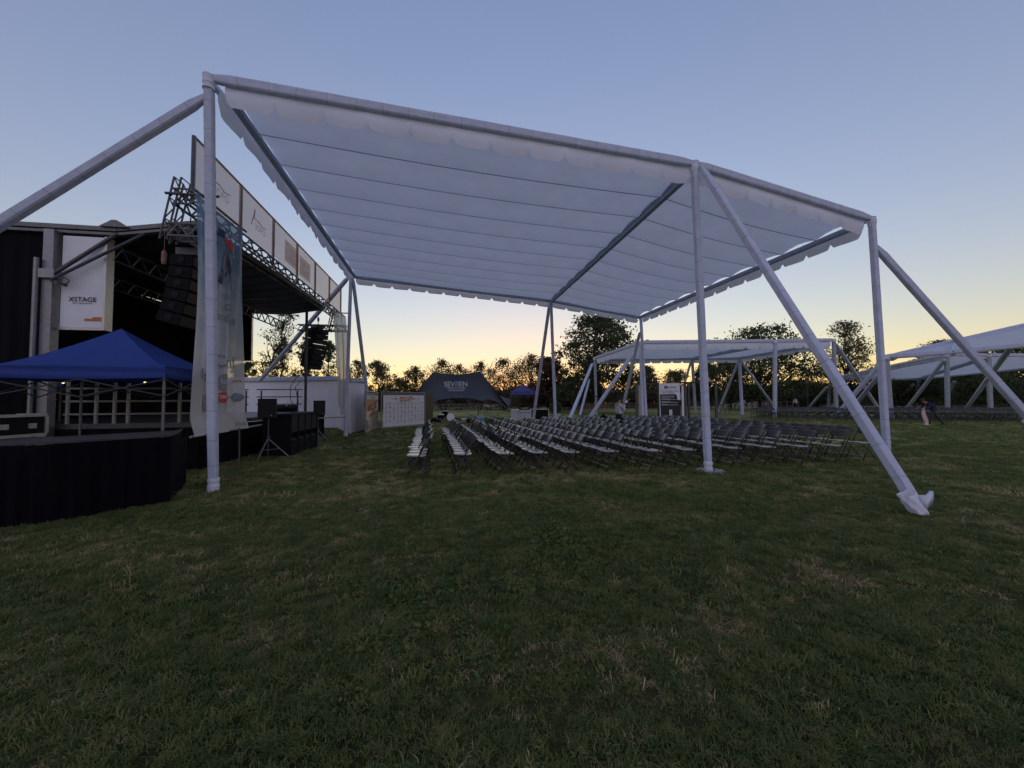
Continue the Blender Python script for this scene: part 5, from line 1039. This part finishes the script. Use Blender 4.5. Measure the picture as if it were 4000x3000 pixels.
def body(lean=0.0, arms=None, legs=None, head=None):
    J = dict(pelvis=(0, 0, 0.95), waist=(0, 0.0, 1.08), chest=(0, 0.0, 1.32), neck=(0, 0.01, 1.48), head0=(0, 0.03, 1.55), head1=(0, 0.04, 1.70))
    R = dict(pelvis=(0.15, 0.115), waist=(0.14, 0.105), chest=(0.17, 0.12), neck=(0.06, 0.06), head0=(0.075, 0.085), head1=(0.07, 0.08))
    Ed = [('pelvis', 'waist'), ('waist', 'chest'), ('chest', 'neck'), ('neck', 'head0'), ('head0', 'head1')]
    for s, n in ((-1, 'L'), (1, 'R')):
        J['hip'+n] = (s*0.1, 0, 0.88); J['knee'+n] = (s*0.11, 0.02, 0.49); J['ank'+n] = (s*0.11, -0.02, 0.09); J['toe'+n] = (s*0.12, 0.13, 0.045)
        J['sh'+n] = (s*0.19, 0, 1.40); J['elb'+n] = (s*0.24, -0.02, 1.12); J['wr'+n] = (s*0.23, 0.08, 0.88); J['hand'+n] = (s*0.23, 0.10, 0.80)
        R.update({'hip'+n: 0.105, 'knee'+n: 0.065, 'ank'+n: 0.05, 'toe'+n: 0.04, 'sh'+n: 0.075, 'elb'+n: 0.052, 'wr'+n: 0.036, 'hand'+n: 0.035})
        Ed += [('pelvis', 'hip'+n), ('hip'+n, 'knee'+n), ('knee'+n, 'ank'+n), ('ank'+n, 'toe'+n), ('chest', 'sh'+n), ('sh'+n, 'elb'+n), ('elb'+n, 'wr'+n), ('wr'+n, 'hand'+n)]
        for f in range(5): pass
    return J, R, Ed
def fingers(J, R, Ed):
    for n in ('L', 'R'):
        w_ = Vector(J['wr'+n]); h_ = Vector(J['hand'+n]); d = (h_-w_).normalized(); s = d.orthogonal().normalized()
        for f in range(4):
            k = 'f%d%s' % (f, n); J[k] = tuple(h_+d*(0.075+0.012*(f in (1, 2)))+s*((f-1.5)*0.022)); R[k] = 0.009; Ed.append(('hand'+n, k))
        k = 'th'+n; J[k] = tuple(w_+d*0.07+s*0.055); R[k] = 0.010; Ed.append(('wr'+n, k))
def colmap(Ed, shirt, trouser, skin, shoe, sleeve=True):
    c = {}
    for a, d in Ed:
        if a in ('pelvis',) and d == 'waist' or a in ('waist',) or d.startswith('sh') or a.startswith('sh') or (a.startswith('elb') and sleeve): c[(a, d)] = shirt
        elif a.startswith(('hip', 'knee')) or d.startswith('hip'): c[(a, d)] = trouser
        elif a.startswith('ank'): c[(a, d)] = shoe
        else: c[(a, d)] = skin
    return c
J, R, Ed = body(); J.update(head0=(0, 0.06, 1.54), head1=(0, 0.10, 1.68), elbR=(0.22, 0.16, 1.14), wrR=(0.12, 0.22, 1.38), handR=(0.08, 0.20, 1.46), elbL=(-0.24, 0.12, 1.13), wrL=(-0.1, 0.26, 1.2), handL=(-0.04, 0.27, 1.27)); R.update(chest=(0.19, 0.15), waist=(0.17, 0.14), pelvis=(0.16, 0.13))
fingers(J, R, Ed)
person('person', J, Ed, R, colmap(Ed, 1, 2, 0, 3), [M['skin'], M['shirt_white'], M['dark_trouser'], M['tyre']], (P(2417, 1600, 17.2).x, 17.2, 0), rad(-78), 'person in pale grey jumper and dark trousers standing behind the back chair rows', ((0, 0.07, 1.66), 0.105))
J, R, Ed = body()
J.update(waist=(0, 0.10, 1.06), chest=(0, 0.30, 1.24), neck=(0, 0.42, 1.33), head0=(0, 0.50, 1.36), head1=(0, 0.60, 1.46), shL=(-0.19, 0.34, 1.28), shR=(0.19, 0.34, 1.28), elbL=(-0.24, 0.42, 1.02), wrL=(-0.2, 0.60, 0.95), handL=(-0.18, 0.68, 0.95), elbR=(0.24, 0.42, 1.02), wrR=(0.2, 0.60, 0.98), handR=(0.18, 0.68, 0.98),
         kneeL=(-0.11, 0.28, 0.52), ankL=(-0.11, 0.36, 0.09), toeL=(-0.12, 0.52, 0.045), kneeR=(0.11, -0.18, 0.52), ankR=(0.11, -0.50, 0.13), toeR=(0.12, -0.38, 0.045)); R.update(chest=(0.21, 0.16), waist=(0.18, 0.14))
fingers(J, R, Ed)
pl_ = G(3652, 1662)
person('person', J, Ed, R, colmap(Ed, 1, 2, 0, 3), [M['skin'], M['navy'], M['grey_trouser'], M['tyre']], pl_, rad(80), 'person in navy jacket bending forward mid-stride on the lawn at right', ((0, 0.57, 1.45), 0.105))
b = MB(); o = pl_+Vector((-0.60, -0.05, 0)); b.grid(lambda u, v: o+Vector((-0.14+0.20*u+0.16*v*v-0.05*v, 0.05*math.sin(u*8+v*3), 0.22+0.80*(1-v))), 6, 10); b.grid(lambda u, v: o+Vector((0.02+0.22*u, -0.05+0.2*v, 0.04+0.20*math.sin(3.14*u)*math.sin(3.14*v))), 6, 5)
tag(b.build('carried_cloth', M['pink'], None, True), 'pale pink and white cloth bundle held by the bending person', 'cloth')
J, R, Ed = body(); fingers(J, R, Ed)
person('person', J, Ed, R, colmap(Ed, 1, 2, 0, 3), [M['skin'], M['white'], M['dark_trouser'], M['tyre']], (P(3107, 1590, 52).x, 52, 0), rad(100), 'tiny distant person in white shirt beyond the far chairs', ((0, 0.03, 1.66), 0.105))

# ------------------------------------------------------------------ trees
def tree(x, y, h, cw, label, leafm, seed, dens=1.0, trunk=0.3, leaf=0.28, base=0.22, shape='oval', name='tree', lean=0.0, group='trees beyond the lawn', n=None):
    r = random.Random(seed); root = thing(name, (x, y, 0), label, 'tree', group); b = MB()
    z0 = h*base*0.75; n = n or int((80 if shape == 'oval' else 170) + 70*min(1.6, dens)); pts_ = []; ax = Vector((lean, 0, 1))
    while len(pts_) < n:
        t = r.random(); z = z0 + (h-z0)*t
        if shape == 'weep': rr = cw/2*(math.sin(3.14*min(1, t*0.92+0.10))**0.55)
        elif shape == 'gap': rr = cw/2*(1-t)**0.55*min(1, t*5+0.35)
        else: rr = cw/2*math.sqrt(max(0.0, 1-((t-0.40)/0.62)**2))
        if rr < 0.05 and r.random() < 0.7: continue
        a = r.uniform(0, 6.283); q = rr*math.sqrt(r.random()); p = Vector((x+q*math.cos(a)+lean*z, y+q*math.sin(a), z))
        g = mnoise.noise(Vector((p.x*2.6/cw+seed, p.y*2.6/cw, p.z*3.4/h*1.2)))
        if g < (-0.28 if shape == 'oval' else -0.24): continue
        pts_.append(p)
    tr = h*0.017*trunk/0.3; prev = Vector((x, y, -0.1)); segs = 9; axis_ = []
    for i in range(1, segs+1):
        z = h*0.92*i/segs; q = Vector((x+lean*z+r.gauss(0, 0.014*h)*(i > 2), y+r.gauss(0, 0.014*h)*(i > 2), z)); b.bar(prev, q, tr*(1.06-0.93*(i-1)/segs), 6, tr*(1.06-0.93*i/segs), cap=False); axis_.append(q); prev = q
    for p in pts_:
        d = math.hypot(p.x-x-lean*p.z, p.y-y); za = max(z0*0.75, p.z-d*r.uniform(0.7, 1.3)); k = min(segs-1, max(0, int(za/(h*0.92)*segs)-1)); o = axis_[k]; mid = o.lerp(p, 0.5)+Vector((r.gauss(0, 0.03), r.gauss(0, 0.03), r.uniform(-0.02, 0.05)))*h
        r0 = tr*0.30*(1-0.6*k/segs); b.bar(o, mid, r0, 4, r0*0.7, cap=False); b.bar(mid, p, r0*0.7, 4, r0*0.25, cap=False)
        for _ in range(2 if shape != 'oval' else 1):
            e = p+Vector((r.gauss(0, 1), r.gauss(0, 1), r.uniform(-0.5, 1)))*cw*0.07; b.bar(mid.lerp(p, r.uniform(0.4, 1)), e, r0*0.3, 3, r0*0.12, cap=False)
    b.build('trunk', M['bark'], root)
    c = MB(); cr_ = cw*(0.088 if shape == 'oval' else 0.070)
    for p in pts_:
        sc_ = r.uniform(0.5, 1.35); per = int((34 if shape != 'oval' else 40)*dens*r.uniform(0.3, 1.6))
        for _ in range(per):
            o = p + Vector((r.gauss(0, 1), r.gauss(0, 1), r.gauss(0, 0.7)))*cr_*0.62*sc_
            if shape == 'weep': o.z -= abs(r.gauss(0, 1))*cr_*0.9
            if o.z > h*1.03: continue
            a = Vector((r.gauss(0, 1), r.gauss(0, 1), r.gauss(0, 1))).normalized()*leaf*r.uniform(0.3, 0.7); s_ = a.cross(Vector((r.gauss(0, 1), r.gauss(0, 1), r.gauss(0, 1)))).normalized()*leaf*0.26
            c.add([o-a, o+s_, o+a, o-s_], [(0, 1, 2, 3)])
    c.build('crown', leafm, root)
    return root
def tr_px(px, ptop, y, cwpx, label, leafm, seed, **k):
    q = P(px, ptop, y); tree(q.x, y, q.z, cwpx/1500*y*(1.65 if k.get('shape') == 'weep' else 1.15), label, leafm, seed, **k)
D_, O_, RU = M['leaf'], M['leaf_olive'], M['leaf_rust']
tr_px(2325, 1243, 46, 290, 'tall broad dense green tree rising behind the left end of the second canopy', D_, 1, dens=1.9, leaf=0.36, base=0.16)
tr_px(2960, 1285, 52, 330, 'big dark tree behind the right half of the second canopy', D_, 2, dens=1.5, leaf=0.38, base=0.18)
tr_px(3300, 1258, 55, 260, 'open airy tree seen between the near brace and the right post', O_, 3, dens=0.55, leaf=0.34, base=0.2, shape='gap')
tr_px(2075, 1385, 58, 150, 'tall wispy tree left of the thin pair of wrapped posts', O_, 4, dens=0.6, leaf=0.32, base=0.14, shape='weep')
tr_px(1965, 1402, 62, 140, 'wispy tree right above the charcoal tent slope', O_, 5, dens=0.55, leaf=0.32, base=0.14, shape='weep')
tr_px(2140, 1400, 50, 120, 'rust-tinged dark tree just left of the far wrapped post', RU, 6, dens=1.3, leaf=0.34, base=0.2)
tr_px(1880, 1412, 66, 110, 'small wispy tree over the right peak of the charcoal tent', O_, 7, dens=0.5, leaf=0.3, base=0.14, shape='weep')
tr_px(1795, 1424, 68, 110, 'low thin tree over the middle of the charcoal tent', O_, 8, dens=0.45, leaf=0.3, base=0.14, shape='weep')
tr_px(1725, 1404, 66, 110, 'thin tree over the left peak of the charcoal tent', O_, 9, dens=0.5, leaf=0.3, base=0.14, shape='weep')
tr_px(1622, 1432, 62, 90, 'small wispy tree above the sponsor wall', O_, 10, dens=0.5, leaf=0.3, base=0.14, shape='weep')
tr_px(1555, 1478, 60, 90, 'low spreading tree above the left part of the sponsor wall', O_, 11, dens=0.5, leaf=0.3, base=0.14, shape='weep')
tr_px(1475, 1412, 56, 110, 'tall wispy tree above the orange poster', O_, 12, dens=0.7, leaf=0.3, base=0.14, shape='weep')
tr_px(1395, 1405, 56, 70, 'thin tree showing between the far tent post and its brace', O_, 13, dens=0.5, leaf=0.28, base=0.14, shape='weep')
tr_px(985, 1215, 32, 130, 'sparse leaning tree under the far end of the stage roof', O_, 14, dens=0.42, leaf=0.2, base=0.3, lean=0.35)
tr_px(1105, 1318, 36, 130, 'thin bare tree behind the white wall left of the stage post', O_, 15, dens=0.35, leaf=0.2, base=0.3, shape='gap')
tr_px(1200, 1290, 38, 120, 'taller dark tree behind the hanging far line array', D_, 16, dens=0.6, leaf=0.22, base=0.25, shape='gap')
tr_px(1285, 1335, 38, 120, 'sparse tree right of the hanging far line array', D_, 17, dens=0.5, leaf=0.22, base=0.25, shape='gap')
tr_px(955, 1420, 34, 110, 'low dark bush tree behind the blue banner', D_, 18, dens=1.0, leaf=0.22, base=0.2)
tr_px(2520, 1432, 64, 150, 'mid green tree behind the left posts of the kiosk', O_, 19, dens=0.8, leaf=0.34, base=0.25, shape='gap')
tr_px(2640, 1440, 66, 170, 'mid green tree behind the printed kiosk board', O_, 20, dens=0.8, leaf=0.34, base=0.25, shape='gap')
tr_px(2755, 1405, 60, 120, 'upright tree just left of the near wrapped post', D_, 21, dens=0.9, leaf=0.34, base=0.22, shape='gap')
tr_px(2850, 1400, 58, 110, 'pale loose tree right of the near wrapped post', O_, 22, dens=0.9, leaf=0.34, base=0.22)
tr_px(3520, 1440, 60, 220, 'dark low tree behind the third canopy left half', D_, 23, dens=1.5, leaf=0.38, base=0.16)
tr_px(3700, 1332, 78, 200, 'tree top poking above the fourth canopy roof', D_, 24, dens=1.3, leaf=0.42, base=0.2)
tr_px(3780, 1440, 62, 260, 'dark tree behind the posts of the third canopy', D_, 25, dens=1.5, leaf=0.38, base=0.16)
tr_px(3930, 1350, 66, 230, 'dark tree at the right edge between two canopy roofs', D_, 26, dens=1.4, leaf=0.38, base=0.18)
tr_px(4080, 1400, 60, 260, 'dark tree cut by the right edge of the view', D_, 27, dens=1.5, leaf=0.38, base=0.16)
tr_px(3130, 1488, 66, 170, 'low dark rounded tree beside the lamp pole', D_, 28, dens=1.6, leaf=0.4, base=0.14)
tr_px(2230, 1480, 60, 150, 'low rust-coloured tree left of the tall green tree', RU, 29, dens=1.0, leaf=0.36, base=0.18)

# far hedge line, reads as one mass
def hedge(x0, x1, y, h0, h1, seed, name='far_hedge'):
    r = random.Random(seed); b = MB(); n = int((x1-x0)/0.55)
    for i in range(n):
        x = x0+(x1-x0)*i/n; hh = h0+(h1-h0)*(0.5+0.5*mnoise.noise(Vector((x*0.11, seed, 0)))) + 0.5*mnoise.noise(Vector((x*0.6, seed, 4)))
        for k in range(46):
            z = hh*r.random()**0.75; o = Vector((x+r.gauss(0, 0.5), y+r.gauss(0, 0.9), z)); a = Vector((r.gauss(0, 1), r.gauss(0, 1), r.gauss(0, 1))).normalized()*0.34; s_ = a.cross(Vector((r.gauss(0, 1), r.gauss(0, 1), r.gauss(0, 1)))).normalized()*0.2; b.add([o-a, o+s_, o+a, o-s_], [(0, 1, 2, 3)])
    nn = int((x1-x0)/0.8)
    for sgn in (-1, 1):
        b.grid(lambda u, v, sgn=sgn: Vector((x0+(x1-x0)*u, y+sgn*1.0*(1-v)**0.5+0.3*mnoise.noise(Vector((u*nn*0.5, v*3, seed))), (h0+(h1-h0)*(0.5+0.5*mnoise.noise(Vector(((x0+(x1-x0)*u)*0.11, seed, 0)))))*0.8*v)), nn, 5)
    o = b.build(name, M['hedge'], kind='stuff'); return o
tag(hedge(-62, -14, 76, 2.2, 4.6, 3), 'dark far hedge along the lawn behind the signs and charcoal tent', 'hedge')
tag(hedge(-14, 52, 82, 2.6, 5.6, 5), 'dark far hedge behind the kiosk and second canopy', 'hedge')
tag(hedge(48, 130, 74, 3.0, 5.2, 8), 'tall dark far hedge behind the right-hand tents', 'hedge')

# far buildings, cars, pole, mountains
def house(x, y, wd, dp, h, roofh, mw, label, wins, seed):
    r = thing('building', (x, y, 0), label, 'building', 'buildings beyond the lawn')
    b = MB(); b.box((x, y, h/2), (wd, dp, h)); b.build('wall', mw, r)
    b = MB(); b.prism([(x-wd/2-0.4, y-dp/2-0.4, h), (x+wd/2+0.4, y-dp/2-0.4, h), (x+wd/2+0.4, y, h+roofh), (x-wd/2-0.4, y, h+roofh)], (0, 0, 0.15)); b.prism([(x-wd/2-0.4, y, h+roofh), (x+wd/2+0.4, y, h+roofh), (x+wd/2+0.4, y+dp/2+0.4, h), (x-wd/2-0.4, y+dp/2+0.4, h)], (0, 0, 0.15)); b.build('roof', M['roof_tile'], r)
    for k in range(wins):
        wx = x-wd/2+wd*(k+0.5)/wins; b = MB(); b.box((wx, y-dp/2-0.03, h*0.55), (1.3, 0.1, 1.2)); f_ = b.build('window', M['white'], r)
        b = MB(); b.box((wx, y-dp/2-0.075, h*0.55), (1.1, 0.05, 1.0)); b.build('pane', M['glass'], f_)
house(P(2290, 1560, 70).x, 70, 9, 6, 2.6, 0.9, M['brick_far'], 'low brick building behind the trunk of the tall green tree', 4, 1)
house(P(2545, 1560, 72).x, 72, 8, 6, 2.5, 0.8, M['brick_far'], 'low reddish building seen through the kiosk frame', 3, 2)
house(P(1800, 1560, 78).x, 78, 14, 6, 2.4, 0.7, M['plaster'], 'pale low building seen under the charcoal tent', 6, 3)
house(P(2930, 1560, 74).x, 74, 7, 6, 2.4, 0.8, M['plaster'], 'pale low building behind the feet of the second canopy', 3, 4)
house(P(3160, 1560, 72).x, 72, 6, 6, 2.3, 0.6, M['plaster'], 'pale shed behind the distant person in white', 2, 5)
def car(px, y, mt, label, yaw=0.0, van=False):
    q = P(px, 1560, y); o = Vector((q.x, y, 0)); X = Vector((math.cos(yaw), math.sin(yaw), 0)); Y = UZ.cross(X); r = thing('parked_car', o, label, 'car', 'cars parked beyond the lawn')
    def c(x, yy, z): return o+X*x+Y*yy+UZ*z
    prof = [(-2.1, 0.35), (-2.1, 0.85), (-1.9, 0.95), (1.2, 0.95), (2.0, 0.8), (2.1, 0.5), (2.05, 0.3)]
    b = MB(); b.prism([c(x, -0.82, z) for x, z in prof], Y*1.64); b.build('body', mt, r)
    b = MB(); cab = [(-1.7, 0.955), (-1.3, 1.42), (0.3, 1.45), (1.05, 0.955)] if not van else [(-2.05, 0.955), (-2.0, 1.85), (0.8, 1.85), (1.5, 0.955)]
    b.prism([c(x, -0.72, z) for x, z in cab], Y*1.44); b.build('cabin', M['glass'], r)
    b = MB(); b.prism([c(x, -0.70, z) for x, z in ((cab[1][0], cab[1][1]+0.003), (cab[2][0], cab[2][1]+0.003), (cab[2][0]-0.1, cab[2][1]+0.05), (cab[1][0]+0.1, cab[1][1]+0.05))], Y*1.4); b.build('roof', mt, r)
    for x in (-1.3, 1.3):
        for s in (-0.8, 0.62):
            b = MB(); b.lathe(c(x, s, 0.32), [(0.32, 0), (0.32, 0.18)], 14, Y); wv = b.build('wheel', M['tyre'], r)
            b = MB(); b.lathe(c(x, s-0.012 if s < 0 else s+0.185, 0.32), [(0.18, 0), (0.18, 0.01)], 10, Y); b.build('rim', M['alu'], wv)
for a in ((1765, 66, M['car_dark'], 'dark car parked under the left part of the charcoal tent'), (1940, 65, M['car_white'], 'white car parked right of the charcoal tent pole'), (2212, 64, M['car_white'], 'white car parked left of the tall green tree'), (2480, 67, M['car_dark'], 'dark car parked behind the left kiosk posts'), (2060, 66, M['car_red'], 'dark red car parked behind the violet tent')): car(*a)
b = MB(); o = G(3157, 1598); lpz = P(3152, 1500, o.y); b.bar(o, (o.x-0.1, o.y, lpz.z), 0.07, 6); po = thing('lamp_pole', o, 'slim pole with an upright dark sign board against the sunset', 'pole'); b.build('pole', M['dark_steel'], po)
b = MB(); b.box((o.x-0.12, o.y, (P(3152, 1478, o.y).z+P(3152, 1500, o.y).z)/2+0.1), (0.28, 0.12, P(3152, 1478, o.y).z-P(3152, 1502, o.y).z)); b.build('sign_board', M['wood'], po)
# fence posts along the far edge
def fence(px0, px1, y, n, label):
    q0, q1 = P(px0, 1590, y), P(px1, 1590, y); r = thing('post_fence', (q0.x, y, 0), label, 'fence', 'far fences')
    for k in range(n):
        x = q0.x+(q1.x-q0.x)*k/(n-1); b = MB(); b.box((x, y, 0.55), (0.12, 0.12, 1.1)); b.build('fence_post', M['wood'], r)
    for z in (0.4, 0.95):
        b = MB(); b.box(((q0.x+q1.x)/2, y-0.08, z), (q1.x-q0.x, 0.04, 0.1)); b.build('fence_rail', M['wood'], r)
fence(1690, 2000, 63, 16, 'low timber fence along the lawn edge under the charcoal tent'); fence(2180, 2500, 63, 16, 'low timber fence along the lawn edge behind the tall green tree'); fence(2780, 3120, 62, 16, 'low timber fence along the lawn edge behind the far chairs')
b = MB(); n = 60
def mz(u): return 70*(0.35+0.65*math.sin(3.14*u)**0.8) + 16*mnoise.noise(Vector((u*7, 2, 0)))
b.grid(lambda u, v: Vector((1450+700*u, 2000+500*(v-0.5)*2*1.0, mz(u)*(1-abs(2*v-1)))), n, 10); b.build('mountain', M['mountain'], kind='structure')
b = MB(); b.grid(lambda u, v: Vector((-300+1900*u, 2200+400*(v-0.5)*2, (24+14*mnoise.noise(Vector((u*9, 5, 0))))*(1-abs(2*v-1)))), 80, 6); b.build('hills', M['mountain'], kind='structure')
